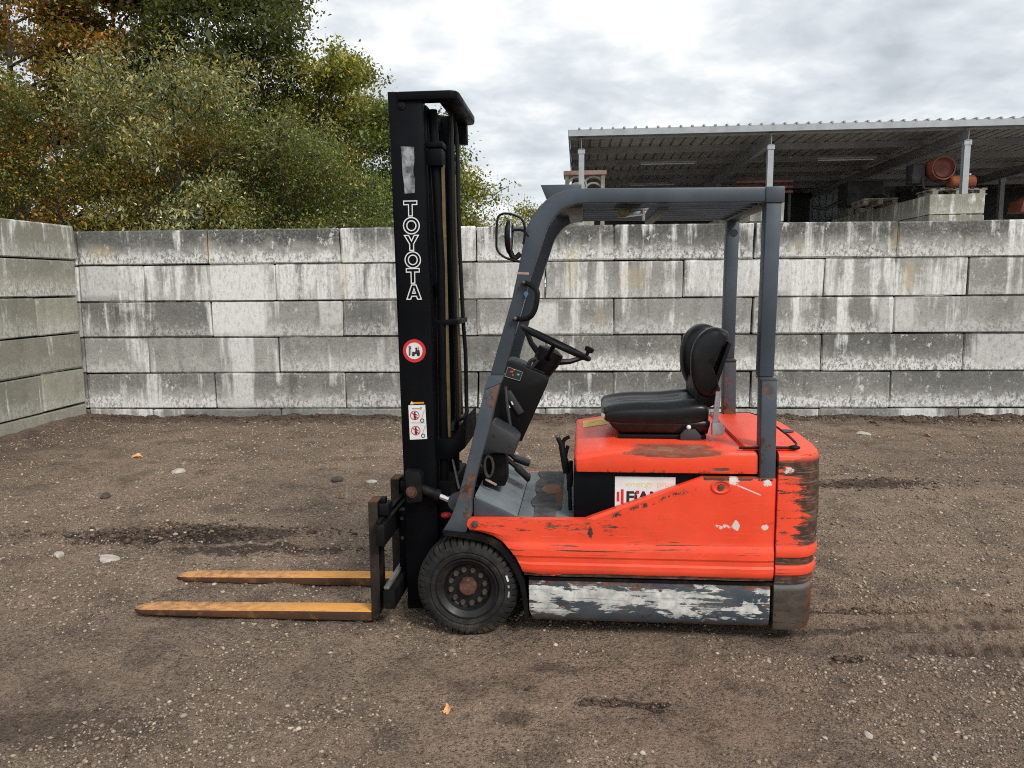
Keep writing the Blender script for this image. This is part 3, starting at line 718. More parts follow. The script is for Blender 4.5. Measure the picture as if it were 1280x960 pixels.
rock('stone', 465, 606, (0.05, 0.03, 0.018), MT['stone_pale'], 'whitish flat stone just in front of the fork carriage', seed=5)
rock('stone', 1085, 918, (0.022, 0.014, 0.009), MT['stone_pale'], 'whitish chip of stone in the near right foreground', seed=6)
rock('stone', 1079, 543, (0.075, 0.05, 0.022), MT['stone_pale'], 'pale stone at the foot of the wall behind the counterweight', seed=7)
rock('soil_clod', 422, 603, (0.05, 0.045, 0.03), MT['stone_dark'], 'reddish dark clod of soil beyond the fork tips', 'clod', seed=8)
rock('soil_clod', 132, 622, (0.06, 0.04, 0.025), MT['stone_dark'], 'dark clod of soil by the left wall', 'clod', seed=9)

def oak_leaf(px, py, size, rot, label):
    x, y = ground_at(px, py); b = B(); pts = []
    for i in range(28):
        a = 2 * pi * i / 28; r = (0.62 + 0.38 * abs(cos(2.5 * a))) * (1.0 if i % 2 else 0.86)
        pts.append((r * cos(a) * size, r * 0.7 * sin(a) * size))
    c = b.bm.verts.new((0, 0, 0.004)); vs = [b.bm.verts.new((p[0], p[1], 0.012 * sin(3 * p[0] / size + 1) + 0.010 * (p[1] / size) ** 2 + 0.004)) for p in pts]
    for i in range(28): b.face((c, vs[i], vs[(i + 1) % 28]))
    o = b.out('fallen_leaf', MT['dryleaf']); st = B().tube([(-size * 0.9, 0, 0.008), (-size * 1.4, 0.004, 0.012), (-size * 1.7, 0.012, 0.006)], 0.0012, 5).out('leaf_stalk', MT['dryleaf'], o)
    o.location = (x, y, float(ground_h(np.array([x]), np.array([y]))[0]) + 0.008); o.rotation_euler = (0.25, 0.1, rot)
    tag(o, label, 'leaf')
oak_leaf(560, 886, 0.026, 1.2, 'orange brown fallen leaf on the soil below the front wheel')
oak_leaf(171, 572, 0.06, 0.3, 'pale dry leaf on the soil close to the wall corner')
oak_leaf(1160, 546, 0.05, 2.3, 'dry leaf on the soil near the wall foot behind the truck')

# ------------------------------------------------------------------ block walls
def block_mesh(L, H, D, seed):
    r = random.Random(seed); b = B().span(-L / 2, L / 2, 0, D, -H / 2, H / 2)
    o = b.out('block', None, bevel=0.014, segs=1)
    me = o.data; bpy.data.objects.remove(o)
    for v in me.vertices: v.co += Vector((r.uniform(-.006, .006), r.uniform(-.006, .006), r.uniform(-.007, .007)))
    for v in r.sample(list(me.vertices), 2): v.co *= r.uniform(0.965, 0.985)
    return me
WALL_CACHE = {}
def block(parent, L, H, D, loc, mat, rz=0.0, **props):
    key = len(WALL_CACHE)
    me = block_mesh(L, H, D, key); me.materials.append(mat); WALL_CACHE[key] = me
    o = bpy.data.objects.new('block', WALL_CACHE[key]); COL.objects.link(o); o.parent = parent
    o.location = loc; o.rotation_euler = (random.uniform(-0.006, 0.006), random.uniform(-0.002, 0.002), rz + random.uniform(-0.004, 0.004))
    for a, v in props.items(): o[a] = v
    return o
wall = empty('retaining_wall', WL.o, WL.yaw, 'long weathered wall of stacked grey concrete blocks behind the forklift', 'wall')
MOD, GAP = 1.66, 0.010
ZB = [2.325, 1.897, 1.443, 1.0, 0.55, 0.10, -0.34]
ROWS = [(0.30, 1.0, 1.0), (0.95, 0.5, 0.15), (0.6, 0.6, 0.2), (0.1, 0.5, 0.25), (0.10, 1.0, 0.5), (0.4, 0.3, 0.2)]
for r_ in range(6):
    z1, z0 = ZB[r_], ZB[r_ + 1]; H = z1 - z0 - GAP
    x = -3.74 - (0 if r_ % 2 == 0 else MOD / 2)
    first = -5.40
    xs = [-6.1, first] + [x + k * MOD for k in range(9)]
    for a, b_ in zip(xs[:-1], xs[1:]):
        if b_ - a < 0.2: continue
        L = b_ - a - GAP
        wv, sv, dv = ROWS[r_]
        q = random.uniform
        if r_ == 3 and a > -1: sv = 1.0; dv = 0.7
        block(wall, L, H, 0.6, ((a + b_) / 2, q(-0.006, 0.006), (z0 + z1) / 2), MT['concrete'], white=max(0, wv + q(-0.55, 0.3)), splash=max(0, sv + q(-0.3, 0.15)), mossy=max(0, dv + q(-0.15, 0.1)))
wall2 = empty('retaining_wall', WL.wor((-5.4, -0.05, 0)), WL.yaw, 'shorter cleaner concrete block wall running along the left side of the yard', 'wall')
ZL = [2.385, 1.96, 1.52, 1.073, 0.635, 0.185, -0.26]
for r_ in range(6):
    z1, z0 = ZL[r_], ZL[r_ + 1]; H = z1 - z0 - 0.014
    y = -0.0 if r_ else 0.04
    k = 0
    while y > -7.0:
        L = 0.80 if (k == 0 and r_ in (2, 4)) else MOD
        o = block(wall2, L - GAP, H, 0.6, (random.uniform(-0.006, 0.006), y - L / 2, (z0 + z1) / 2), MT['concrete_side'], pi / 2, white=0.0 + 0.25 * (r_ == 0), splash=(0.35, 0.55, 0.4, 0.2, 0.3, 0.1)[r_], mossy=(0.1, 0.35, 0.2, 0.1, 0.15, 0.2)[r_])
        y -= L; k += 1

# ------------------------------------------------------------------ trees
def tree(px, Yd, height, crown_r, crown_z, ncl, nper, leaf, palette, label, seed, name='tree', long=1.7, clump=0.36, trunk_r=0.11, squash=1.0, droop=0.3):
    """trunk with limbs and twigs; leaves grow in sprays along the twigs"""
    r = np.random.default_rng(seed); near_ = Yd < 16; leaf = leaf * (0.33 if near_ else 0.46); nper = int(nper * (5.2 if near_ else 3.2))
    X0 = (px - 640) / FPX * Yd
    root = empty(name, (X0, Yd, -0.05), 0, label, 'tree' if name == 'tree' else name.replace('_', ' '), 'trees behind the block wall')
    b = B(); tips = []
    n_seg = 7; path = []; x = y = 0.0
    for i in range(n_seg + 1):
        t = i / n_seg; path.append((x, y, t * height * 0.86)); x += r.normal(0, 0.07); y += r.normal(0, 0.07)
    b.tube(path, [trunk_r * (1 - 0.88 * i / n_seg) for i in range(n_seg + 1)], 8)
    path = np.array(path)
    nl = 26
    for i in range(nl):
        t = 0.16 + 0.84 * (i + 0.5) / nl
        s = t * n_seg; j = min(int(s), n_seg - 1); p0 = path[j] + (path[j + 1] - path[j]) * (s - j)
        az = i * 2.4 + r.normal(0, 0.4)
        zc = (p0[2] - crown_z) / (height - crown_z if p0[2] > crown_z else crown_z)
        reach = crown_r * max(0.25, sqrt(max(0.0, 1 - 0.85 * zc * zc))) * r.uniform(0.75, 1.12)
        d = np.array([cos(az), sin(az) * squash, r.uniform(0.15, 0.75)]); q = [p0]; L = reach
        for kk in range(4):
            q.append(q[-1] + d * L / 4 + r.normal(0, 0.06, 3)); d = d + np.array([0, 0, -droop * 0.5 + r.normal(0, 0.1)])
        b.tube(q, [trunk_r * 0.34 * (1 - t * 0.5), trunk_r * 0.26 * (1 - t * 0.5), trunk_r * 0.18 * (1 - t * .5), trunk_r * 0.10, 0.006], 5)
        for kk in range(7):
            u = r.uniform(0.35, 1.0) * 4; jj = min(int(u), 3); s0 = q[jj] + (np.array(q[jj + 1]) - q[jj]) * (u - jj)
            dd = r.normal(0, 1, 3) * np.array([1, squash, 0.7]); dd /= np.linalg.norm(dd)
            tip = s0 + dd * r.uniform(0.3, 0.75) * clump * 1.9
            b.tube([s0, (s0 + tip) / 2 + r.normal(0, 0.04, 3), tip], [0.012, 0.009, 0.004], 4)
            tips.append((s0, tip))
    b.out('trunk', MT['bark'], root)
    tips = np.array(tips)
    pick = r.integers(0, len(tips), ncl)
    cen = tips[pick, 0] + (tips[pick, 1] - tips[pick, 0]) * r.uniform(0.2, 1.15, (ncl, 1)) + r.normal(0, 0.10, (ncl, 3))
    N = ncl * nper
    cc = np.repeat(cen, nper, 0) + r.normal(0, 1, (N, 3)) * clump * np.array([0.5, 0.5, 0.36])
    keep = (cc[:, 2] > 1.9) & (cc[:, 2] < 1.9 + 0.46 * Yd) 
    pal = np.array([c[:3] for c in palette[0]]); wt = np.array(palette[1]); wt = wt / wt.sum()
    ci = r.choice(len(pal), ncl, p=wt)
    mixed = np.where(r.random(N) < 0.72, np.repeat(ci, nper), r.choice(len(pal), N, p=wt))
    col = 1.5 * pal[mixed] * np.array([1.02, 0.98, 0.80]) * np.exp(r.normal(0, 0.42, (N, 1))) * np.repeat(r.uniform(0.65, 1.4, (ncl, 1)), nper, 0)
    # leaf quads: a rhombus folded a little along its midrib
    d = r.normal(0, 1, (N, 3)); d[:, 2] -= 0.35; d /= np.linalg.norm(d, axis=1)[:, None]
    up = r.normal(0, 0.75, (N, 3)) + np.array([0, 0, 1.0]); s = np.cross(d, up); s /= np.linalg.norm(s, axis=1)[:, None] + 1e-9
    nn = np.cross(s, d)
    sz = leaf * np.exp(r.normal(0, 0.28, N))[:, None]
    a = cc; t_ = cc + d * sz * long; m1 = cc + d * sz * long * 0.45 + s * sz * 0.5 + nn * sz * 0.14; m2 = cc + d * sz * long * 0.45 - s * sz * 0.5 + nn * sz * 0.14
    v = np.stack([a, m1, t_, m2], 1)[keep]; col = col[keep]; N = len(v)
    f = np.arange(N * 4).reshape(N, 4)
    np_mesh('crown', v.reshape(-1, 3), f, MT['leaf'], root, cols=np.repeat(col, 4, 0))
    return root
GR = [C(66, 80, 40), C(84, 98, 50), C(54, 66, 38), C(108, 114, 60)]
DK = [C(48, 56, 32), C(60, 69, 36), C(42, 49, 29), C(78, 84, 44)]
SIL = [C(104, 112, 84), C(140, 146, 124), C(86, 92, 60), C(122, 112, 64)]
RU = [C(134, 92, 44), C(112, 76, 38), C(92, 88, 42), C(80, 80, 40)]
OCH = [C(140, 112, 50), C(114, 102, 46), C(86, 88, 42), C(126, 92, 44)]
YG = [C(126, 126, 58), C(106, 112, 52), C(146, 136, 66), C(86, 92, 46)]
tree(35, 17.5, 10.0, 2.7, 5.6, 1500, 14, 0.115, (RU, [4, 3, 2, 2]), 'tall rusty brown autumn tree at the outer left behind the wall', 1, trunk_r=0.17)
tree(165, 19.5, 10.5, 2.7, 6.0, 1400, 14, 0.115, ([*RU, GR[1]], [3, 3, 3, 3, 2]), 'tall half green half bronze tree rising between rusty tree and dark tree', 2, trunk_r=0.17)
tree(284, 18.0, 10.0, 2.35, 5.8, 1700, 15, 0.115, (DK, [4, 3, 3, 1]), 'tallest dark green tree whose edge meets the sky above the wall', 3, trunk_r=0.16, clump=0.5)
tree(418, 19.0, 7.9, 1.75, 4.3, 1700, 15, 0.11, (YG, [3, 4, 2, 3]), 'lighter yellow green tree beside the mast, lower than the dark tree', 4, trunk_r=0.12)
tree(235, 13.2, 5.7, 1.7, 3.3, 620, 15, 0.075, ([*SIL, OCH[1]], [3, 3, 3, 3, 2]), 'silvery narrow leaved tree standing close behind the wall', 5, long=2.8, trunk_r=0.09, droop=0.1)
tree(350, 13.4, 4.6, 1.35, 2.7, 700, 18, 0.062, ([SIL[2], SIL[3], GR[0], GR[1]], [3, 2, 3, 3]), 'grey green bushy tree leaning over the wall left of the mast', 6, long=2.3, trunk_r=0.07)
tree(95, 13.6, 5.1, 1.6, 3.0, 850, 16, 0.076, ([OCH[0], OCH[1], GR[0], GR[2], RU[0]], [2, 3, 4, 3, 1]), 'olive and ochre bushy tree above the wall corner', 7, long=1.9, trunk_r=0.08)
tree(-40, 13.5, 5.6, 1.7, 3.2, 850, 18, 0.07, ([RU[0], OCH[1], GR[0], RU[2]], [3, 2, 4, 3]), 'rusty green tree behind the left wall at the picture edge', 8, trunk_r=0.09)
tree(262, 14.2, 4.9, 1.6, 3.0, 1050, 16, 0.072, ([OCH[0], OCH[1], OCH[3], GR[3]], [4, 2, 3, 2]), 'ochre leaved tree glowing in the middle of the green ones', 9, trunk_r=0.09)
tree(425, 14.6, 4.2, 1.3, 2.6, 650, 18, 0.065, (GR, [3, 3, 3, 2]), 'small green tree directly left of the mast above the wall', 10, trunk_r=0.07)
tree(556, 18.5, 4.9, 1.05, 3.2, 420, 15, 0.09, (YG, [2, 3, 3, 2]), 'small thin yellow green tree showing right behind the mast', 11, trunk_r=0.06)
tree(520, 17.5, 6.0, 1.2, 3.4, 800, 15, 0.09, (GR, [2, 3, 3, 2]), 'small green tree half hidden behind the mast', 12, trunk_r=0.06)
tree(-30, 20, 10.5, 2.4, 6.2, 1000, 14, 0.12, (RU, [2, 3, 3, 3]), 'bronze green tree farthest back at the outer left corner', 15, trunk_r=0.15)
tree(668, 26, 4.5, 1.0, 3.4, 260, 16, 0.085, (YG, [3, 3, 3, 1]), 'far little yellow green tree seen beside the mirror', 13, trunk_r=0.06)
tree(610, 24, 3.9, 1.1, 3.0, 260, 16, 0.085, (YG, [2, 3, 3, 1]), 'far low green tree just left of the mirror', 14, trunk_r=0.06)

# ------------------------------------------------------------------ open shed behind the wall
shed = empty('shed', SH.o, SH.yaw, 'open fronted storage shed with a flat corrugated roof on galvanised posts', 'shed')
RX0, RX1, RY1, RZ = 1.35, 23.5, 12.2, 5.05
PX_ = [1.62, 5.80, 9.96, 14.1, 18.3]
b = B()
pr = []; x = RX0; z0 = RZ
while x < RX1:
    pr += [(x, z0), (x + 0.19, z0), (x + 0.20, z0 + 0.055), (x + 0.24, z0 + 0.055)]; x += 0.25
top = [(p[0], p[1] + 0.012) for p in pr][::-1]
ra = [b.bm.verts.new((p[0], -0.06, p[1])) for p in pr + top]; rb = [b.bm.verts.new((p[0], RY1, p[1])) for p in pr + top]
n = len(ra)
for i in range(n): b.face((ra[i], rb[i], rb[(i + 1) % n], ra[(i + 1) % n]))
m_ = len(pr)
for i in range(m_ - 1):
    for q in (ra, rb): b.face((q[i], q[i + 1], q[n - 2 - i], q[n - 1 - i]))
b.out('roof_sheet', MT['sheet'], shed, smooth=False)
B().span(RX0 - 0.02, RX1, -0.085, -0.062, RZ - 0.12, RZ + 0.02).out('fascia', MT['galv'], shed)
B().span(RX0 - 0.03, RX0 - 0.005, -0.06, RY1, RZ - 0.10, RZ + 0.03).out('gable_trim', MT['galv'], shed)
b = B(); x = RX0 + 0.22
while x < RX1:
    b.box((x, -0.07, RZ + 0.04), (0.03, 0.06, 0.04)); x += 0.25
o = b.out('rib_ends', MT['galv'], shed); o['kind'] = 'stuff'
for yy in (0.10, 2.1, 4.1, 6.1, 8.1, 10.1, 12.0):
    bb = B().prism([(RX0, yy, ), (RX1, yy), (RX1, yy + 0.06), (RX0, yy + 0.06)], RZ - 0.155, RZ - 0.004, 'z')
    bb.out('purlin', MT['galv_dark'], shed)
for x in PX_:
    b = B(); z1 = RZ - 0.157; z0 = z1 - 0.24
    b.span(x - 0.06, x + 0.06, 0.0, RY1, z1 - 0.014, z1); b.span(x - 0.06, x + 0.06, 0.0, RY1, z0, z0 + 0.014); b.span(x - 0.006, x + 0.006, 0.0, RY1, z0 + 0.016, z1 - 0.016)
    b.out('rafter', MT['galv_dark'], shed)
    for yy, mt in ((0.02, 'galv'), (6.6, 'galv_dark'), (11.7, 'galv_dark')):
        b = B(); zt = z0 - 0.003
        b.span(x - 0.062, x + 0.062, yy, yy + 0.012, 0, zt); b.span(x - 0.062, x + 0.062, yy + 0.128, yy + 0.14, 0, zt); b.span(x - 0.006, x + 0.006, yy + 0.013, yy + 0.127, 0, zt)
        b.span(x - 0.08, x + 0.08, yy - 0.012, yy - 0.002, zt - 0.09, zt)
        b.out('post', MT[mt], shed)
# cladding of the rear wall, seen far inside
b = B(); pr = []; x = 1.7
while x < RX1:
    pr += [(x, 12.1), (x + 0.11, 12.1), (x + 0.13, 12.06), (x + 0.20, 12.06), (x + 0.22, 12.1)]; x += 0.24
va = [b.bm.verts.new((p[0], p[1], 0.0)) for p in pr]; vb = [b.bm.verts.new((p[0], p[1], 5.04)) for p in pr]
for i in range(len(va) - 1): b.face((va[i], va[i + 1], vb[i + 1], vb[i]))
b.out('rear_cladding', MT['blue_sheet'], shed, smooth=False)
for (x0, x1, z1) in ((2.0, 9.9, 4.85), (13.0, 23, 4.85), (10.6, 12.2, 3.9)):  # dark sheets set in for the dark back, leaving one blue band
    B().span(x0, x1, 11.3, 11.5, 0, z1).out('dark_sheet', MT['dark_iron'], shed, bevel=0.02)
slab = B().hexa([(-9, -7.2, 0.0), (24, -7.2, 0.0), (24, 13, 0.0), (-9, 13, 0.0), (-9, -7.2, 0.02), (24, -7.2, 0.02), (24, 13, 0.02), (-9, 13, 0.02)]).out('bounce_slab', plain('bounce_concrete', (0.38, 0.37, 0.35), 0.9, 0, 0.15, 0.6, dirt=0.3))  # unseen pale slab, added to bounce light up under the shed roof
slab.location = SH.o; slab.rotation_euler = (0, 0, SH.yaw); tag(slab, 'unseen pale slab added under and before the shed to bounce light', kind='structure')
# strip lights under the roof
for i, (px, py, yy) in enumerate(((835, 187, 3.2), (1058, 184, 3.2), (815, 222, 7.5))):
    q = SH.ay(px, py, yy)
    o = empty('strip_light', SH.wor((q[0], yy, RZ - 0.20)), SH.yaw, ('unlit white strip light under the shed roof, nearest the shed corner', 'unlit white strip light under the shed roof, between the second and third front posts', 'dim strip light deep under the shed roof above the truck guard')[i], 'strip light', 'strip lights under the shed roof')
    B().span(-0.75, 0.75, -0.05, 0.05, -0.05, 0.0).out('light_housing', MT['galv'], o, bevel=0.01)
    B().tube([(-0.7, 0, -0.072), (0.7, 0, -0.072)], 0.018, 8).out('light_tube', MT['white'], o)
# partition walls of blocks running back under the roof
def partition(x0, x1, top, nb, label, y0=0.0):
    o = empty('block_partition', SH.wor((0, 0, 0)), SH.yaw, label, 'block wall', 'block partitions inside the shed')
    for rr in range(8):
        z1 = top - rr * 0.45
        if z1 < 0.3: break
        y = y0; k = 0
        while k < nb:
            L = 0.8 if (k == 0 and rr % 2) else MOD
            block(o, L - GAP, 0.438, x1 - x0, (x1, y + L / 2, z1 - 0.225), MT['concrete_side'], pi / 2, white=0.4, splash=0.3, mossy=0.2)
            y += L; k += 1
    return o
q = SH.ay(1163, 242, 0); q2 = SH.ay(1232, 241, 0)
partition(q[0] - 0.0, q2[0], q2[1], 4, 'block partition under the shed roof, below the orange mixer')
qb = SH.ay(985, 250, 0); partition(qb[0] - 0.75, qb[0] + 0.0, qb[1], 4, 'block partition under the shed roof, behind the rear guard posts', 0.3)
qc = SH.ay(743, 274, 0); partition(qc[0] - 0.6, qc[0], qc[1], 3, 'low block partition under the shed corner, behind the curved guard pillar', 0.4)
TOPZ = q2[1]
# cement mixer standing on the partition
def lp(x, y, z): return SH.wor((x, y, z))
mxq = SH.ay(1172, 241, 0.9)
mixer = empty('cement_mixer', lp(mxq[0], 0.9, TOPZ + 0.17), SH.yaw, 'orange cement mixer with its drum mouth forward on top of the block partition', 'cement mixer')
b = B().lathe([(0.0, -0.10), (0.12, -0.11), (0.205, -0.15), (0.228, -0.21), (0.235, -0.24), (0.25, -0.22), (0.31, -0.02), (0.31, 0.12), (0.24, 0.30), (0.0, 0.31)], (0, 0, 0), 'y', 24)
for v in b.bm.verts: v.co = Vector((v.co.x * (0.90 + 0.4 * max(-0.3, min(0.3, v.co.z))), v.co.y, v.co.z * 0.88 + 0.47))
b.out('drum', MT['mixer'], mixer)
B().lathe([(0.235, -0.245), (0.262, -0.245), (0.262, -0.215), (0.235, -0.215), (0.235, -0.245)], (0, 0, 0.47), 'y', 24).out('drum_rim', MT['mixer'], mixer)
b = B()
for s in (-1, 1):
    b.tube([(s * 0.42, -0.25, 0.02), (s * 0.36, 0.05, 0.55)], 0.022, 6); b.tube([(s * 0.42, 0.35, 0.02), (s * 0.36, 0.05, 0.55)], 0.022, 6)
b.tube([(-0.36, 0.05, 0.55), (0.36, 0.05, 0.55)], 0.02, 6); b.tube([(-0.42, -0.25, 0.02), (0.42, -0.25, 0.02)], 0.02, 6)
b.out('frame', MT['dark_iron'], mixer)
B().span(-0.62, -0.34, -0.1, 0.3, 0.15, 0.6).out('motor_box', MT['dark_iron'], mixer, bevel=0.03)
tq = SH.ay(1194, 241, 0.7)
t = empty('rusty_tank', lp(tq[0] + 0.12, 0.7, TOPZ + 0.15), SH.yaw, 'rusty brown tank lying beside the orange mixer', 'tank')
B().lathe([(0.0, -0.28), (0.13, -0.27), (0.155, -0.24), (0.155, 0.24), (0.13, 0.27), (0.0, 0.28)], (0, 0, 0.165), 'x', 20).out('tank_body', MT['rust_tank'], t)
for s in (-0.18, 0.18): B().box((s, 0, 0.02), (0.04, 0.26, 0.05)).out('saddle', MT['dark_iron'], t)
B().lathe([(0.0, 0.0), (0.03, 0.0), (0.03, 0.04), (0.0, 0.04)], (0.14, -0.06, 0.31), 'z', 10).out('filler_cap', MT['white'], t)
def pallet(loc, rz, label, tilt=0.0):
    o = empty('pallet', loc, rz, label, 'pallet', 'wooden pallets'); o.rotation_euler = (tilt, 0, rz)
    for i in range(7): B().box((-0.54 + i * 0.18, 0, 0.135), (0.10, 0.8, 0.02)).out('top_board', MT['wood'], o)
    for j in (-0.34, 0, 0.34):
        B().box((0, j, 0.011), (1.2, 0.10, 0.02)).out('skid', MT['wood'], o); B().box((0, j, 0.115), (1.2, 0.10, 0.018)).out('stringer', MT['wood'], o)
        for i in (-0.5, 0, 0.5): B().box((i, j, 0.063), (0.12, 0.10, 0.08)).out('pallet_block', MT['wood'], o)
    return o
pallet(lp(mxq[0] + 0.22, 0.75, TOPZ + 0.003), SH.yaw, 'grey wooden pallet under the orange mixer and tank')
pallet(lp(mxq[0] - 0.75, 2.7, TOPZ + 0.003), SH.yaw + 1.5, 'grey wooden pallet further back along the partition')
# dark machine next to the mixer
dm = empty('black_machine', lp(mxq[0] - 0.62, 3.9, TOPZ), SH.yaw, 'black machine standing in the shade left of the orange mixer', 'machine')
B().span(-0.5, 0.45, -0.3, 0.5, 0.12, 0.75).out('housing', MT['dark_iron'], dm, bevel=0.05)
B().lathe([(0.0, -0.05), (0.2, -0.05), (0.2, 0.05), (0.0, 0.05)], (0.3, -0.36, 0.2), 'y', 18).out('machine_wheel', MT['rubber'], dm)
B().tube([(-0.5, -0.1, 0.3), (-1.0, -0.2, 0.05), (-1.3, -0.2, 0.1)], 0.05, 6).out('drawbar', MT['dark_iron'], dm)
# caged liquid container far inside
iq = SH.ay(1075, 262, 9.0)
ibc = empty('caged_tank', lp(iq[0], 9.0, iq[1] - 0.9), SH.yaw, 'pale caged liquid container deep inside the shed', 'container')
B().span(-0.52, 0.52, -0.45, 0.45, 0.0, 1.6).out('tank_body', MT['cage'], ibc, bevel=0.06)
for zc in (0.25, 0.6, 0.95, 1.3, 1.6): B().tube([(-0.56, -0.49, zc), (0.56, -0.49, zc), (0.56, 0.49, zc), (-0.56, 0.49, zc)], 0.014, 6, closed=True).out('cage_hoop', MT['galv_dark'], ibc)
for i in range(7): B().tube([(-0.54 + i * 0.18, -0.51, 0), (-0.54 + i * 0.18, -0.51, 1.6)], 0.012, 6).out('cage_bar', MT['galv_dark'], ibc)
B().span(-0.5, 0.5, -0.4, 0.4, -4, -0.02).out('stand', MT['dark_iron'], ibc)
# orange straps / beams beyond the guard
sq = SH.ay(963, 234, 2.4)
st_ = empty('orange_rack', lp(sq[0], 2.4, sq[1] - 0.35), SH.yaw, 'orange steel rack of beams behind the second shed post', 'rack')
for zc in (0.20, 0.32, 0.46): B().span(-0.85, 0.55, -0.05, 0.05, zc, zc + 0.06).out('beam', MT['mixer'], st_, bevel=0.01)
for xc in (-0.8, -0.1, 0.5): B().span(xc - 0.03, xc + 0.03, 0.06, 0.12, -3.0, 0.54).out('upright', MT['dark_iron'], st_)
# capped stack at the shed corner
cq = SH.ay(731, 232, 0.9); cq2 = SH.ay(731, 216, 0.9)
cs = empty('coil_crate', lp(cq[0], 0.9, cq2[1] - 3.9), SH.yaw, 'crate of hose coils under a pinkish lid at the shed corner', 'crate')
b = B().box((0, 0, 3.85), (1.0, 0.8, 0.10)); b.out('lid', MT['lid'], cs, bevel=0.015)
for xc in (-0.42, 0.42):
    for yc in (-0.32, 0.32): B().span(xc - 0.04, xc + 0.04, yc - 0.04, yc + 0.04, 0, 3.8).out('crate_post', MT['wood'], cs)
for k_ in range(4):
    B().lathe([(0.20, -0.05), (0.24, -0.05), (0.24, 0.05), (0.20, 0.05), (0.20, -0.05)], (-0.18 + 0.38 * (k_ % 2), -0.28 + 0.02 * k_, 3.55 - 0.14 * (k_ // 2)), 'y', 22).out('hose_coil', MT['cage'], cs)
for zc in (3.2, 2.6): B().span(-0.38, 0.38, -0.30, 0.30, zc - 0.03, zc).out('shelf', MT['wood'], cs)
# red machine at the right edge
rq = SH.ay(1279, 250, 1.5)
rm = empty('red_machine', lp(rq[0] + 0.35, 1.5, rq[1] - 0.3), SH.yaw, 'red machine with a chute at the far right under the shed roof', 'machine')
B().prism([(-0.55, 0.0), (0.4, 0.0), (0.5, 0.9), (-0.1, 0.9), (-0.15, 0.45), (-0.5, 0.25)], -0.3, 0.3).out('hopper', MT['mixer'], rm, bevel=0.02)
B().span(-0.15, 0.35, -0.2, 0.2, -3.4, -0.01).out('machine_leg', MT['dark_iron'], rm, bevel=0.01)
B().tube([(-0.12, -0.32, 0.5), (-0.3, -0.33, 0.9)], 0.025, 6).out('crank', MT['dark_iron'], rm)

# ------------------------------------------------------------------ forklift
fk = empty('forklift', FL.o + np.array((0, 0, -0.004)), FL.yaw, 'worn orange red three wheeled electric forklift truck with black mast and grey overhead guard', 'forklift')
def mir(side): return (lambda y: y) if side == 0 else (lambda y: 1.0 - y)
def prism2(pts, y0, y1, side): f = mir(side); return B().prism(pts, f(y0), f(y1))
def poly(pxs, y): return [P(a, b, y) for a, b in pxs]

# --- wheels
def wheel(side):
    f = mir(side); s = 1 if side == 0 else -1
    c = (0.005, f(0.0), 0.228)
    rim = B().lathe([(0.045, 0.050 * s), (0.098, 0.050 * s), (0.104, 0.044 * s), (0.112, 0.022 * s), (0.128, 0.012 * s), (0.136, 0.004 * s), (0.143, 0.004 * s), (0.143, 0.17 * s), (0.02, 0.17 * s)], c, 'y', 48)
    w = rim.out('front_wheel', MT['rim'], fk, angle=30)
    if side: w['label'] = 'front wheel on the far side of the truck'
    N = 46 * 6
    prof = [(0.143, 0.012), (0.150, 0.004), (0.166, 0.000), (0.170, 0.004), (0.174, 0.004), (0.178, -0.002), (0.196, 0.000), (0.212, 0.006), (0.226, 0.018), (0.235, 0.036), (0.238, 0.06), (0.238, 0.12), (0.235, 0.145), (0.226, 0.165), (0.20, 0.178), (0.143, 0.172)]
    def mod(k, j, r):
        kk = (k + (2 if j > 9 else 0)) % 6
        if 7 <= j <= 13 and kk in (0,): return r - (0.017 if j in (8, 9, 10, 11, 12) else 0.008)
        return r
    B().lathe([(r, h * s) for r, h in prof], c, 'y', N, mod).out('tyre', MT['rubber'], w, angle=24)
    B().lathe([(0.0, 0.018 * s), (0.034, 0.020 * s), (0.041, 0.028 * s), (0.043, 0.052 * s)], c, 'y', 28).out('hub_cap', MT['hub'], w)
    lug = None
    for k in range(12):
        a = 2 * pi * (k + 0.4) / 12
        p = (c[0] + 0.081 * cos(a), c[1], c[2] + 0.081 * sin(a))
        b = B().lathe([(0.0, 0.024 * s), (0.008, 0.024 * s), (0.009, 0.027 * s), (0.008, 0.038 * s), (0.0125, 0.038 * s), (0.0125, 0.048 * s), (0.0, 0.048 * s)], p, 'y', 6)
        b.out('lug_nut', MT['nut'], w, smooth=False)
    if side == 0:
        for (ang, r0, ln, col) in ((0.30, 0.196, 0.028, 'white'), (0.10, 0.194, 0.012, 'lid'), (-0.09, 0.194, 0.026, 'cage')):
            M_ = Matrix.Rotation(-ang + pi / 2 - pi / 2, 3, 'Y')
            B().box((c[0] + r0 * cos(ang), -0.0018, c[2] + r0 * sin(ang)), (0.008, 0.004, ln), M_).out('paint_mark', MT[col], w)
wheel(0); wheel(1)
B().lathe([(0.03, -0.09), (0.14, -0.09), (0.19, -0.08), (0.205, -0.06), (0.205, 0.06), (0.19, 0.08), (0.14, 0.09), (0.03, 0.09)], (1.28, 0.5, 0.198), 'y', 40).out('rear_wheel', MT['rubber'], fk)

# --- chassis
b = B().span(-0.02, 1.35, 0.16, 0.84, 0.16, 0.52); b.span(0.33, 1.34, 0.07, 0.93, 0.12, 0.50); b.span(-0.16, 0.34, 0.20, 0.80, 0.16, 0.40)
b.out('chassis', MT['black_dirty'], fk, bevel=0.01)
B().tube([(0.005, 0.15, 0.228), (0.005, 0.85, 0.228)], 0.06, 14).out('front_axle', MT['black_dirty'], fk)

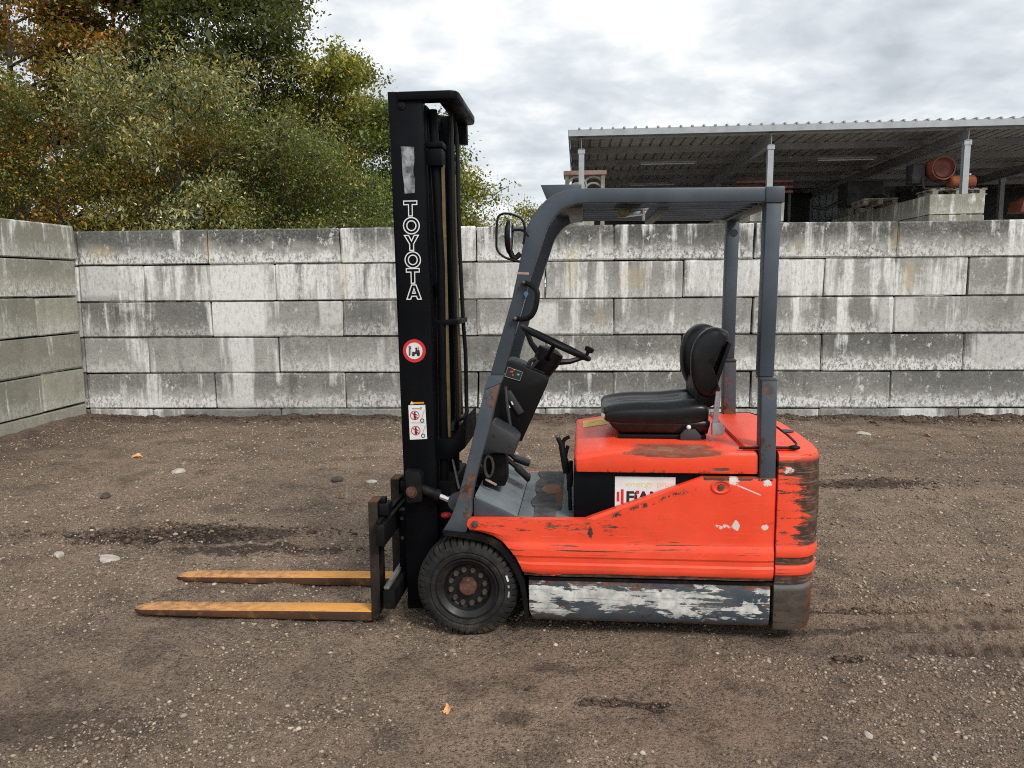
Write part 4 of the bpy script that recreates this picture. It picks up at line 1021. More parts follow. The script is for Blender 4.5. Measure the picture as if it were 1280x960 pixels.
# --- body sides: pressed panel with creases, arched over the wheel
ARC = [(583.5, 661), (602, 666), (615, 670), (627, 677), (637, 687), (645, 698), (651, 709), (656, 722)]
arc_xz = [P(x, y, 0) for x, y in ARC]
def panel_pts():
    L = [P(*q, 0) for q in ((656, 722), (651, 709), (645, 698), (637, 687), (627, 677), (615, 670), (602, 666), (586, 662.5), (582.5, 657), (584, 650), (590, 647), (680, 647.5), (728, 651.5), (738, 647), (883, 595), (890, 593.8))]
    return L
def side_panel(side):
    f = mir(side); s = 1 if side == 0 else -1
    Lp = panel_pts(); zt = P(968, 597, 0)[1]; zb = P(968, 728, 0)[1]; xr = 1.373
    Lp = [(p[0], min(p[1], zt)) for p in Lp]; Lp[-1] = (Lp[-1][0], zt)
    zs = sorted(set([round(z, 4) for _, z in Lp] + [0.455, 0.445, 0.43, 0.395, 0.385, 0.365, 0.355, 0.335, 0.318, 0.308, zb + 0.002, 0.50, 0.55, 0.60, 0.65, 0.70, zt - 0.012, zt - 0.004]))
    zs = [z for z in zs if zb - 0.001 <= z <= zt + 1e-6]
    def xl(z):
        best = None
        for (a, b_) in zip(Lp[:-1], Lp[1:]):
            lo, hi = min(a[1], b_[1]), max(a[1], b_[1])
            if lo - 1e-6 <= z <= hi + 1e-6:
                t = 0 if abs(b_[1] - a[1]) < 1e-9 else (z - a[1]) / (b_[1] - a[1])
                best = a[0] + t * (b_[0] - a[0])
        return best if best is not None else Lp[0][0]
    keys = [(0.28, 0.016), (0.308, 0.012), (0.318, 0.004), (0.335, 0.0), (0.355, 0.0), (0.365, 0.005), (0.385, 0.005), (0.395, 0.000), (0.43, 0.002), (0.445, 0.008), (0.455, 0.011), (zt - 0.012, 0.011), (zt - 0.004, 0.014), (zt, 0.022)]
    def off(z): return float(np.interp(z, [k[0] for k in keys], [k[1] for k in keys]))
    bb = B(); nx_ = 22; rows = []
    for z in zs:
        a = xl(z); rows.append([(a + (xr - a) * (i / nx_), z) for i in range(nx_ + 1)])
    def yoff(x, z, xl_): 
        ed = 0.010 * max(0, 1 - (x - xl_) / 0.012) + 0.010 * max(0, 1 - (xr - x) / 0.006)
        return off(z) + ed
    rings = []
    V = [[bb.bm.verts.new((x, f(yoff(x, z, r[0][0])), z)) for x, z in r] for r in rows]
    Wv = [[bb.bm.verts.new((x, f(0.052), z)) for x, z in r] for r in rows]
    for j in range(len(rows) - 1):
        for i in range(nx_):
            bb.face((V[j][i], V[j][i + 1], V[j + 1][i + 1], V[j + 1][i]))
        bb.face((V[j][0], V[j + 1][0], Wv[j + 1][0], Wv[j][0])); bb.face((V[j][nx_], Wv[j][nx_], Wv[j + 1][nx_], V[j + 1][nx_]))
        bb.face((Wv[j][0], Wv[j + 1][0], Wv[j + 1][nx_], Wv[j][nx_]))
    bb.face([v for v in V[-1]] + [Wv[-1][nx_], Wv[-1][0]]); bb.face([v for v in V[0]][::-1] + [Wv[0][0], Wv[0][nx_]])
    o = bb.out('side_panel', MT['red'], fk, angle=26)
    if side == 0:
        q = P(905, 606, 0)
        q = (P(902, 607.5, 0)[0], P(902, 607.5, 0)[1] - 0.002)
        rb_ = B().lathe([(0.0, 0.0095), (0.026, 0.0095), (0.036, 0.004), (0.042, 0.005), (0.047, 0.0108)], (0, 0, 0), 'y', 28)
        for v in rb_.bm.verts: v.co = (v.co.x + q[0], v.co.y, v.co.z * 0.72 + q[1])
        rb_.out('bolt_recess', MT['red'], o)
        B().lathe([(0.0, -0.004), (0.012, -0.003), (0.014, 0.004)], (q[0], 0.001, q[1]), 'y', 10).out('bolt', MT['nut'], o)
        q = P(593, 655, 0)
        B().lathe([(0.0, -0.006), (0.008, -0.006), (0.010, 0.0), (0.016, 0.001), (0.016, 0.008)], (q[0], 0.004, q[1]), 'y', 10).out('bolt', MT['nut'], o)
    else: o['label'] = 'far side body panel'; o.location.z = -0.016
side_panel(0); side_panel(1)
def skirt(side):
    f = mir(side)
    z0, z1 = 0.078, 0.272
    prof = [(0.012, z1), (0.012, 0.135), (0.022, 0.098), (0.040, z0), (0.07, z0), (0.07, z1)]
    x0, x1 = P(661, 750, 0.01)[0], 1.362
    b = B(); a = [b.bm.verts.new((x0 + (0.014 if z < .1 else 0), f(y), z)) for y, z in prof]; c = [b.bm.verts.new((x1, f(y), z)) for y, z in prof]
    n = len(prof)
    for i in range(n): b.face((a[i], c[i], c[(i + 1) % n], a[(i + 1) % n]))
    b.face(a[::-1]); b.face(c)
    b.out('skirt_panel', MT['skirt'], fk, bevel=0.003)
    B().span(x0, x1 + 0.01, f(0.02), f(0.07), z1 + 0.002, z1 + 0.016).out('sill_strip', MT['black_dirty'], fk)
skirt(0); skirt(1)
# fender lip round the wheel, with the foot plate of the front pillar
def fender(side):
    f = mir(side)
    outer = [P(*q, 0.0) for q in ((553, 663), (585, 667), (602, 669.5), (614, 673.5), (625, 680), (635, 690), (643, 701), (649, 712), (655, 727), (659, 750), (661, 774))]
    inner = [P(*q, 0.0) for q in ((656, 774), (654, 752), (650, 731), (644, 716), (638, 705), (630, 694), (621, 685), (611, 679), (600, 675), (585, 672), (556, 668))]
    b = B(); n = len(outer); inn = inner[::-1]
    ring = []
    for (o_, i_) in zip(outer, inn):
        ring.append([Vector((o_[0], f(-0.002), o_[1])), Vector((o_[0], f(0.2), o_[1])), Vector((i_[0], f(0.2), i_[1])), Vector((i_[0], f(-0.002), i_[1]))])
    b.loft(ring)
    o = b.out('fender', MT['grey_rust'] if 0 else MT['black_dirty'], fk)
fender(0); fender(1)

# --- overhead guard: two bent side members, rear posts, roof bars
OUT = [(553, 663), (558, 655), (563, 646.5), (569.6, 630), (579, 596.7), (588, 560), (596.7, 521.7), (606, 486), (612.5, 468), (640, 372), (648, 335), (653, 308), (657, 286), (663, 273), (667, 266), (674, 257), (682, 249), (693, 241.5), (705, 237), (718, 234.8), (733, 234), (960, 232.3)]
INN = [(583, 664), (590, 640), (590, 617.5), (594, 600), (602, 569.6), (611, 538), (617, 510), (625.5, 477), (629, 468), (652, 385), (662, 350), (669, 328), (674, 314), (681, 292), (684, 284), (688, 277), (695, 267.5), (702, 261), (711, 256.5), (722, 253.2), (733, 252.3), (960, 251)]
def guard_side(side):
    f = mir(side); y = 0.03
    o_ = [P(*q, y) for q in OUT]; i_ = [P(*q, y) for q in INN]
    w = 0.075
    # lower boxed foot up to the weld
    k = 8
    def strip(A, Bq, y0, y1, nm, mat):
        b = B(); ring = []
        for (p, q) in zip(A, Bq): ring.append([Vector((p[0], f(y0), p[1])), Vector((p[0], f(y1), p[1])), Vector((q[0], f(y1), q[1])), Vector((q[0], f(y0), q[1]))])
        b.loft(ring); return b.out(nm, mat, fk, bevel=0.006)
    lo = strip(o_[:k], i_[:k], 0.022, 0.105, 'pillar_foot', MT['grey_rust'])
    up = strip(o_[k - 1 + 1:], i_[k - 1 + 1:], 0.030, 0.030 + 0.055, 'guard_side_member', MT['grey'])
    a, c = o_[k - 1], i_[k - 1]; a2, c2 = o_[k], i_[k]
    b = B(); e = 0.004
    b.loft([[Vector((p[0] - e * (1 if u == 0 else -1), f(yy), p[1])) for (u, p, yy) in ((0, A, y0), (0, A, y1), (1, Cc, y1), (1, Cc, y0))] for (A, Cc, y0, y1) in ((a, c, 0.021, 0.106), (a2, c2, 0.028, 0.106))])
    b.out('pillar_collar', MT['grey'], fk)
    if side: lo['label'] = 'far side pillar foot'; up['label'] = 'far side guard member'
    # rear post
    x0, x1 = P(958, 300, y)[0], P(977.5, 300, y)[0]
    up2 = [P(*q, y) for q in ((958, 251.5), (977.5, 251.5), (967.6, 470), (949, 470))]
    B().prism(up2, f(0.030), f(0.030 + w)).out('rear_post', MT['grey'], fk, bevel=0.006)
    fo = [P(*q, y) for q in ((951.5, 474), (971, 474), (969, 597), (949, 597))]
    B().prism(fo, f(0.018), f(0.10)).out('rear_post_foot', MT['grey_rust'], fk, bevel=0.006)
    cl = [P(*q, y) for q in ((949, 470.5), (968, 470.5), (971.3, 474.5), (951, 474.5))]
    B().prism(cl, f(0.017), f(0.108)).out('post_collar', MT['grey'], fk, bevel=0.001)
    cap = [P(*q, y) for q in ((957, 232), (981.5, 231.5), (980.5, 252), (957, 252))]
    B().prism(cap, f(0.024), f(0.115)).out('guard_corner', MT['grey'], fk, bevel=0.005)
    return x0, x1
xp0, xp1 = guard_side(0); guard_side(1)
zt_g = P(800, 236.5, 0.03)[1]
# cross members and roof bars
B().span(1.285, 1.352, 0.116, 0.884, zt_g - 0.066, zt_g - 0.005).out('rear_crossbar', MT['grey'], fk, bevel=0.005)
B().span(0.46, 0.53, 0.106, 0.894, zt_g - 0.062, zt_g - 0.004).out('front_crossbar', MT['grey'], fk, bevel=0.005)
for yy in (0.17, 0.28, 0.39, 0.50, 0.61, 0.72, 0.83): B().span(0.531, 1.284, yy - 0.012, yy + 0.012, zt_g - 0.06, zt_g - 0.006).out('roof_bar', MT['grey'], fk, bevel=0.003)
B().span(0.86, 0.90, 0.106, 0.894, zt_g - 0.078, zt_g - 0.0605).out('roof_brace', MT['grey'], fk, bevel=0.003)
q0, q1 = P(678, 236, 0.5), P(700, 236, 0.5)
B().prism([(q0[0], q0[1]), (q0[0] + 0.19, q0[1]), (q0[0] + 0.19, q0[1] - 0.02), (q0[0] + 0.15, q0[1] - 0.10), (q0[0] + 0.05, q0[1] - 0.10)], 0.32, 0.88).out('rain_visor', MT['grey'], fk, bevel=0.004)
# work lamp bracket hanging under the roof
yl0, yl1 = 0.14, 0.26
la = [P(792, 254.5, yl1), P(816, 253.5, yl1), P(805, 268, yl0), P(783, 270.5, yl0)]
lp_ = B().hexa([(la[3][0], yl0, la[3][1]), (la[2][0], yl0, la[2][1]), (la[1][0], yl1, la[1][1]), (la[0][0], yl1, la[0][1])] + [(la[3][0], yl0, la[3][1] + .006), (la[2][0], yl0, la[2][1] + .006), (la[1][0], yl1, la[1][1] + .006), (la[0][0], yl1, la[0][1] + .006)]).out('roof_lamp', MT['lamp_plate'], fk)
B().span(la[2][0] - 0.006, la[2][0] + 0.004, yl0 - .01, yl0 + .03, la[2][1] - 0.022, la[2][1] + 0.03).out('lamp_bracket', MT['lamp_plate'], lp_)
B().box((la[3][0] - 0.012, yl0 + 0.03, la[3][1] + 0.02), (0.045, 0.07, 0.035)).out('lamp_socket', MT['brass'], lp_, bevel=0.008)
B().span(la[3][0] - 0.03, la[2][0], 0.106, 0.30, la[0][1] + 0.008, la[0][1] + 0.016).out('lamp_carrier', MT['black'], lp_)
# hole in the far rear post, its dark inside put on as a black disc
q = P(918, 290, 0.89); B().lathe([(0.0, 0.0), (0.018, 0.0), (0.018, -0.002)], (q[0], 0.894, q[1]), 'y', 20).out('post_hole', MT['printblack'], fk)
# grab handle
pts = [(654, 352, 0.03), (663, 355, 0.0), (671, 361, -0.02), (672.5, 369, -0.025), (670, 384, -0.025), (664, 394, -0.02), (655, 397.5, 0.0), (643.5, 397, 0.03)]
h = B().stube([(P(a, b_, 0.03)[0], y, P(a, b_, 0.03)[1]) for a, b_, y in pts], 0.0115, 10).out('grab_handle', MT['plastic'], fk)
for a, b_ in ((654, 352), (643.5, 397)):
    q = P(a, b_, 0.0); B().ball((q[0], 0.006, q[1]), 0.010).out('screw', MT['nut'], h)
q = P(658, 365, 0.07); B().lathe([(0.0, 0.0), (0.010, 0.0), (0.010, 0.001)], (P(657.5, 366, 0.03)[0], 0.0288, P(657.5, 366, 0.03)[1]), 'y', 20).out('round_sticker', MT['blue'], fk)
q = P(654, 340.5, 0.03); B().box((q[0], 0.0292, q[1]), (0.05, 0.0012, 0.010), Matrix.Rotation(0.05, 3, 'Y')).out('type_plate', MT['lid'], fk)
# mirror in its hoop
yh = 0.0
hoop = [(650, 326), (632, 321), (622, 312), (620.5, 300), (621.5, 275), (626, 267), (636, 266), (650, 271), (655, 279), (656, 292), (654, 304)]
B().stube([(P(a, b_, yh)[0], yh, P(a, b_, yh)[1]) for a, b_ in hoop], 0.005, 8).out('mirror_hoop', MT['plastic'], fk)
q = P(636, 295, 0.02)
mr = B().ball((q[0], 0.03, q[1]), 1.0, (0.020, 0.055, 0.075), 20, 12).out('mirror', MT['plastic'], fk)
B().ball((q[0] + 0.006, 0.03, q[1]), 1.0, (0.017, 0.050, 0.069), 20, 12).out('mirror_glass', MT['mirror'], mr)
B().stube([(q[0], 0.03, q[1] - 0.05), (q[0] + 0.02, 0.03, q[1] - 0.09), (P(650, 316, 0.03)[0], 0.04, P(650, 316, 0.03)[1])], 0.012, 8).out('mirror_arm', MT['plastic'], fk)
B().stube([(q[0] + 0.02, 0.03, q[1] + 0.03), (q[0] + 0.06, 0.03, q[1] + 0.028), (q[0] + 0.085, 0.035, q[1] + 0.0)], 0.006, 6).out('mirror_stay', MT['plastic'], fk)

# --- mast
MY0, MY1 = 0.22, 0.27
def xz(px, py, y=MY0): return P(px, py, y)
def mast_rail(side):
    f = mir(side)
    pts = [xz(484, 113.5), xz(526.5, 113.5), xz(528, 127), xz(535, 330), xz(543.5, 560), xz(551, 760), xz(510, 760), xz(503.5, 560), xz(497, 330)]
    b = B().prism(pts, f(0.22), f(0.238))
    l = [xz(484, 113.5), (xz(484, 113.5)[0] + .022, xz(484, 113.5)[1]), (xz(510, 760)[0] + .022, xz(510, 760)[1]), xz(510, 760)]
    b.prism(l, f(0.2385), f(0.30))
    l = [(xz(526.5, 113.5)[0] - .02, xz(484, 113.5)[1]), xz(526.5, 113.5), xz(551, 760), (xz(551, 760)[0] - .02, xz(510, 760)[1])]
    b.prism(l, f(0.2385), f(0.30))
    o = b.out('mast_rail', MT['black'], fk, bevel=0.003)
    if side: o['label'] = 'far side mast rail'
    return o
rail = mast_rail(0); mast_rail(1)
# letters in outline down the near rail
def outline(name, loops, w, y, mat, parent, T):
    b = B()
    for lp2 in loops:
        n = len(lp2); ctr = lp2
        inn, outr = [], []
        for i in range(n):
            p0, p1, p2 = Vector(lp2[i - 1]), Vector(lp2[i]), Vector(lp2[(i + 1) % n])
            e1 = (p1 - p0).normalized(); e2 = (p2 - p1).normalized()
            n1, n2 = Vector((-e1.y, e1.x)), Vector((-e2.y, e2.x)); m_ = (n1 + n2)
            m_ = m_ / max(0.35, m_.dot(n1)) if m_.length > 1e-6 else n1
            outr.append(p1 + m_ * w / 2); inn.append(p1 - m_ * w / 2)
        V = []
        for (p, q) in zip(outr, inn):
            a, c = T(p), T(q)
            V.append([b.bm.verts.new((a[0], y, a[1])), b.bm.verts.new((c[0], y, c[1])), b.bm.verts.new((c[0], y + 0.0012, c[1])), b.bm.verts.new((a[0], y + 0.0012, a[1]))])
        for i in range(n):
            A, D = V[i], V[(i + 1) % n]
            for k in range(4): b.face((A[k], A[(k + 1) % 4], D[(k + 1) % 4], D[k]))
    return b.out(name, mat, parent, smooth=False)
circ = lambda rx, rz, n=28: [(0.5 + rx * cos(2 * pi * i / n), 0.5 + rz * sin(2 * pi * i / n)) for i in range(n)]
GL = {'T': [[(0, 1), (1, 1), (1, .76), (.64, .76), (.64, 0), (.36, 0), (.36, .76), (0, .76)]],
      'O': [circ(.52, .52), circ(.30, .31)],
      'Y': [[(0, 1), (.30, 1), (.5, .62), (.70, 1), (1, 1), (.64, .42), (.64, 0), (.36, 0), (.36, .42)]],
      'A': [[(.34, 1), (.66, 1), (1.02, 0), (.74, 0), (.67, .21), (.33, .21), (.26, 0), (-.02, 0)], [(.5, .78), (.60, .42), (.40, .42)]]}
for ch, (x0, x1, ya, yb) in zip('TOYOTA', ((505, 521, 250, 269), (505, 523.5, 271, 291), (506, 523, 293, 312), (507, 525, 314, 333.5), (508.3, 524, 334.5, 353), (509, 526, 355, 373))):
    a, c = xz(x0, yb), xz(x1, ya)
    outline('letter', GL[ch], 0.072, 0.2188, MT['white'], rail, lambda p, a=a, c=c: (a[0] + p[0] * (c[0] - a[0]), a[1] + p[1] * (c[1] - a[1])))
# worn bare patch where a decal was torn off
pts = [(501, 182), (517.5, 182.5), (518, 200), (516.5, 214), (518.8, 224), (518.5, 240), (506, 241), (505, 228), (503, 214), (502.5, 198)]
B().prism([xz(*p) for p in pts], 0.2184, 0.2196).out('torn_decal', MT['silver'], rail)
# round no-riding sign
cx, cz = xz(518, 437.5); kpx = (xz(528, 437)[0] - xz(518, 437)[0]) / 10
def disc(r0, r1, x, z, y, mat, name, par, n=36):
    return B().lathe(([(r0, 0.0)] if r0 else [(0.0, 0.0)]) + [(r1, 0.0), (r1, 0.0012)] + ([(r0, 0.0012), (r0, 0.0)] if r0 else []), (x, y, z), 'y', n).out(name, mat, par, smooth=False)
sg = disc(0, 14.3 * kpx, cx, cz, 0.2182, MT['signred'], 'round_sign', rail)
sg2 = disc(0, 10.2 * kpx, cx, cz, 0.2168, MT['white'], 'sign_face', rail)
def glyph(parts, x, z, s, y, mat, par, name='pictogram'):
    b = B()
    for pl in parts: b.prism([(x + p[0] * s, z + p[1] * s) for p in pl], y, y + 0.001)
    return b.out(name, mat, par, smooth=False)
sq = lambda x0, x1, z0, z1: [(x0, z0), (x1, z0), (x1, z1), (x0, z1)]
c12 = lambda x, z, r: [(x + r * cos(2 * pi * i / 12), z + r * sin(2 * pi * i / 12)) for i in range(12)]
glyph([sq(-6.8, -5.6, -6, 6.5), sq(-4.6, -3.8, -5, 6), [(-2.5, -1), (1, -1.5), (2, 1.5), (6.5, 0.8), (7.2, -3.5), (-2.5, -4.2)], c12(-1.2, -4.8, 1.8), c12(5.0, -4.6, 2.0), c12(2.6, 3.0, 1.3), [(1.5, 0.5), (3.6, 0.5), (3.2, 2.6), (1.9, 2.6)]], cx, cz, kpx, 0.2156, MT['printblack'], rail)
glyph([[(-6.2, 2.4), (-4.6, 2.4), (-4.8, 4.4), (-6.4, 4.4)], sq(4.6, 5.6, 1.2, 5.0)], cx, cz, kpx, 0.2150, MT['signred'], rail)
# warning plate: two forbidden-person pictograms
q = [xz(*p) for p in ((510.5, 505.5), (531.5, 505), (534, 547.5), (512.5, 548.5))]
B().prism(q, 0.2184, 0.2196).out('warning_plate', MT['white'], rail)
q = [xz(*p) for p in ((513.5, 501.8), (530, 501.3), (530.2, 503.3), (513.7, 503.8))]
B().prism(q, 0.2184, 0.2196).out('warning_strip', MT['orange'], rail)
q = [xz(*p) for p in ((512.6, 504.2), (517.2, 504.2), (514.9, 500))]
B().prism(q, 0.2176, 0.2183).out('warning_triangle', MT['printyellow'], rail)
for (px, py) in ((518.6, 518), (519.8, 537)):
    x, z = xz(px, py)
    disc(5.0 * kpx, 5.9 * kpx, x, z, 0.2170, MT['signred'], 'forbidden_ring', rail)
    glyph([c12(0, 3.2, 1.2), [(-1.3, -0.5), (1.3, -0.5), (1.1, 2.0), (-1.1, 2.0)], [(-1.2, -5), (-0.2, -5), (0.1, -0.4), (-1.3, -0.4)], [(0.4, -5), (1.4, -5), (1.3, -0.4), (0, -0.4)], [(1.0, 1.8), (3.6, 0.4), (3.4, -0.4), (1.0, 0.8)]], x, z, kpx, 0.2168, MT['printblack'], rail)
    glyph([[(-4.4, 3.6), (-3.6, 4.2), (4.4, -3.4), (3.6, -4.2)]], x, z, kpx, 0.2160, MT['signred'], rail)
    x2, z2 = xz(px + 9.3, py + 6.5); disc(1.7 * kpx, 2.6 * kpx, x2, z2, 0.2170, MT['printblack'], 'load_ring', rail, 20)
    glyph([[(-1.2, 0), (-0.5, 0), (3.3, 11), (2.7, 11)]], x2, z2 + 2 * kpx, kpx, 0.2170, MT['galv_dark'], rail)
x, z = xz(521, 509.5); glyph([sq(-6, 4, -0.7, 0.5), [(4.0, -1.0), (6.0, -1.0), (6.5, 2), (4.5, 2)]], x, z, kpx, 0.2172, MT['galv_dark'], rail)
x, z = xz(522, 527.3); glyph([sq(-9.0, 9.5, -0.25, 0.25)], x, z, kpx, 0.2172, MT['galv_dark'], rail)
q = xz(502, 131, 0.22); B().lathe([(0.0, -0.010), (0.009, -0.010), (0.010, -0.004), (0.017, -0.004), (0.018, 0.0)], (q[0], 0.2185, q[1]), 'y', 12).out('mast_bolt', MT['black_dirty'], rail)
# U shaped tie bar over the top
za = xz(500, 115)[1]; x0 = xz(497, 120)[0]; x1 = xz(573, 114)[0]
pl = [(x0, .205), (x1 - .035, .205), (x1 - .008, .222), (x1, .255), (x1, .745), (x1 - .008, .778), (x1 - .035, .795), (x0, .795), (x0, .715), (x1 - .10, .715), (x1 - .10, .285), (x0, .285)]
B().prism(pl, za - 0.036, za + 0.004, 'z').out('mast_tie_bar', MT['black'], fk, bevel=0.008)
q0 = P(573, 150, 0.76)
B().span(q0[0] - 0.03, q0[0] + 0.045, 0.74, 0.79, q0[1] - 0.12, za - 0.037).out('tie_bar_gusset', MT['black'], fk, bevel=0.004)
B().span(x1 - .26, x1 - .16, .29, .71, za - 0.09, za - 0.04).out('mast_top_cross', MT['black'], fk, bevel=0.004)
# inner rails, lift cylinders, chains, hoses
xr_t, xr_b = xz(531, 130, 0.3)[0], xz(548, 560, 0.3)[0]
zt_m, zb_m = za - 0.045, 0.12
for side in (0, 1):
    f = mir(side)
    B().prism([(xr_t - 0.09, zt_m), (xr_t + 0.01, zt_m), (xr_b - 0.005, zb_m), (xr_b - 0.10, zb_m)], f(0.285), f(0.315)).out('inner_rail', MT['black'], fk, bevel=0.003)
    t = [(P(540, 128, 0.33)[0], f(0.33), zt_m - 0.01), (P(551, 330, 0.33)[0], f(0.33), P(551, 330, 0.33)[1]), (P(556, 560, 0.33)[0] - 0.01, f(0.33), 0.15)]
    B().tube(t, 0.024, 16).out('lift_cylinder', MT['black'], fk)
    zc = P(540, 200, 0.33)[1]
    B().span(t[0][0] - 0.045, t[0][0] + 0.05, f(0.285), f(0.385), zc - 0.03, zc + 0.05).out('cylinder_clamp', MT['black'], fk, bevel=0.006)
    B().span(t[0][0] - 0.07, t[0][0] + 0.055, f(0.28), f(0.385), zc + 0.053, zc + 0.08).out('chain_anchor', MT['black'], fk, bevel=0.005)
    cx0, cx1 = P(553.5, 205, 0.33), P(562, 545, 0.33)
    B().prism([(cx0[0] - .006, cx0[1]), (cx0[0] + .006, cx0[1]), (cx1[0] + .006, cx1[1]), (cx1[0] - .006, cx1[1])], f(0.32), f(0.345)).out('lift_chain', MT['brass'], fk)
B().tube([(P(568, 200, 0.62)[0] - 0.015, 0.62, P(568, 200, 0.62)[1]), (P(577, 517, 0.62)[0], 0.62, P(577, 517, 0.62)[1])], 0.009, 8).out('brass_pipe', MT['brass'], fk)
B().span(P(558, 150, .5)[0] - 0.03, P(563, 150, .5)[0] + 0.01, 0.49, 0.55, 0.2, zt_m).out('centre_cylinder', MT['black'], fk, bevel=0.012)
hz = [(568, 150, .60), (571.5, 180, .60), (573, 260, .60), (575, 320, .60), (579, 400, .60), (582, 445, .60), (583, 500, .58), (583.5, 514, .56), (580, 521, .50), (572, 524, .44), (567, 529, .40), (566, 538, .38)]
B().stube([(P(a, b_, y)[0], y, P(a, b_, y)[1]) for a, b_, y in hz], 0.0105, 8).out('hydraulic_hose', MT['plastic'], fk)
hz = [(561, 133, .45), (563.5, 150, .45), (565, 220, .45), (567, 330, .45), (570, 440, .45), (572, 525, .42)]
B().stube([(P(a, b_, y)[0], y, P(a, b_, y)[1]) for a, b_, y in hz], 0.010, 8).out('hydraulic_hose', MT['plastic'], fk)
zc = P(548, 402, 0.3)[1]
B().span(xr_b - 0.055, P(578, 402, .45)[0], 0.305, 0.62, zc - 0.012, zc + 0.012).out('hose_clip', MT['black'], fk, bevel=0.003)
# lower bridge of the mast
bl = [P(*p, 0.3) for p in ((544, 547), (566, 547), (571, 541), (576, 530), (581, 522), (582, 558), (566, 572), (544, 573))]
B().prism(bl, 0.29, 0.70).out('mast_bridge', MT['black'], fk, bevel=0.004)
B().span(xz(545, 600)[0], xz(565, 600)[0], 0.30, 0.70, 0.20, 0.66).out('mast_base', MT['black_dirty'], fk, bevel=0.01)
for zc in (1.55, 2.2): B().span(xz(500, 300)[0] + 0.02, xz(500, 300)[0] + 0.05, 0.3005, 0.6995, zc, zc + 0.08).out('mast_crossbar', MT['black'], fk, bevel=0.004)
B().tube([(P(564, 575, .28)[0], .32, P(564, 575, .28)[1]), (P(572, 612, .28)[0], .32, P(572, 612, .28)[1])], 0.006, 6).out('brake_pipe', MT['steel'], fk)
B().ball((P(556, 646, .2)[0], .24, P(556, 646, .2)[1]), 0.022, (1.3, 0.8, 0.7)).out('red_coupling', MT['signred'], fk)
# tilt cylinders
for side in (0, 1):
    f = mir(side); yb = 0.185
    a = [P(*p, 0.15) for p in ((506, 588), (523, 589), (527, 594), (527, 627), (508, 628))]
    br = B().prism(a, f(0.150), f(0.2175)).out('tilt_bracket', MT['black_dirty'], fk, bevel=0.005)
    q = P(514.5, 614, 0.15); B().lathe([(0.0, -0.016), (0.018, -0.016), (0.020, -0.004), (0.028, -0.003), (0.028, 0.0)], (q[0], 0.1495, q[1]), 'y', 10).out('pivot_pin', MT['hub'], br) if side == 0 else None
    p0, p1, p2 = P(523, 608, yb), P(547, 618, yb), P(568, 626.5, yb)
    tcl = B().tube([(p0[0], f(yb), p0[1]), (p1[0], f(yb), p1[1])], 0.024, 16).out('tilt_cylinder', MT['black_dirty'], fk)
    B().tube([(p1[0] - 0.012, f(yb), p1[1] + 0.004), (p1[0] + 0.012, f(yb), p1[1] - 0.004)], 0.029, 16).out('gland', MT['black_dirty'], tcl)
    B().tube([(p1[0], f(yb), p1[1]), (p2[0] + 0.02, f(yb), p2[1] - 0.007)], 0.0165, 16).out('rod', MT['chrome'], tcl)
    B().lathe([(0.0, -0.02), (0.045, -0.02), (0.045, 0.02), (0.0, 0.02)], (P(572, 626, yb)[0], f(yb), P(572, 626, yb)[1]), 'y', 20).out('rod_eye', MT['grey'], tcl, bevel=0.004)

# --- carriage and forks
def bar(x0, x1, y0, y1, z0, z1, nm, mat): return B().span(x0, x1, y0, y1, z0, z1).out(nm, MT[mat], fk, bevel=0.005)
cu = P(463, 652, 0.07)
bar(-0.428, -0.385, 0.05, 0.95, 0.405, 0.508, 'carriage_bar', 'black_dirty')
bar(-0.428, -0.404, 0.06, 0.94, 0.5085, 0.525, 'carriage_lip', 'black_dirty')
bar(-0.40, -0.345, 0.05, 0.95, 0.10, 0.19, 'carriage_bar', 'black_dirty')
bar(-0.40, -0.372, 0.06, 0.94, 0.1905, 0.206, 'carriage_lip', 'steel')
for y0 in (0.32, 0.62):
    c_ = B().span(-0.384, -0.345, y0, y0 + 0.06, 0.12, 0.50).out('carriage_upright', MT['black'], fk, bevel=0.005)
    for zc in (0.36, 0.46): B().lathe([(0.0, -0.008), (0.010, -0.008), (0.010, 0.0)], (-0.364, y0 - 0.0005, zc), 'y', 6).out('bolt', MT['nut'], c_, smooth=False)
B().span(-0.344, -0.20, 0.33, 0.67, 0.16, 0.48).out('carriage_back', MT['black'], fk, bevel=0.01)
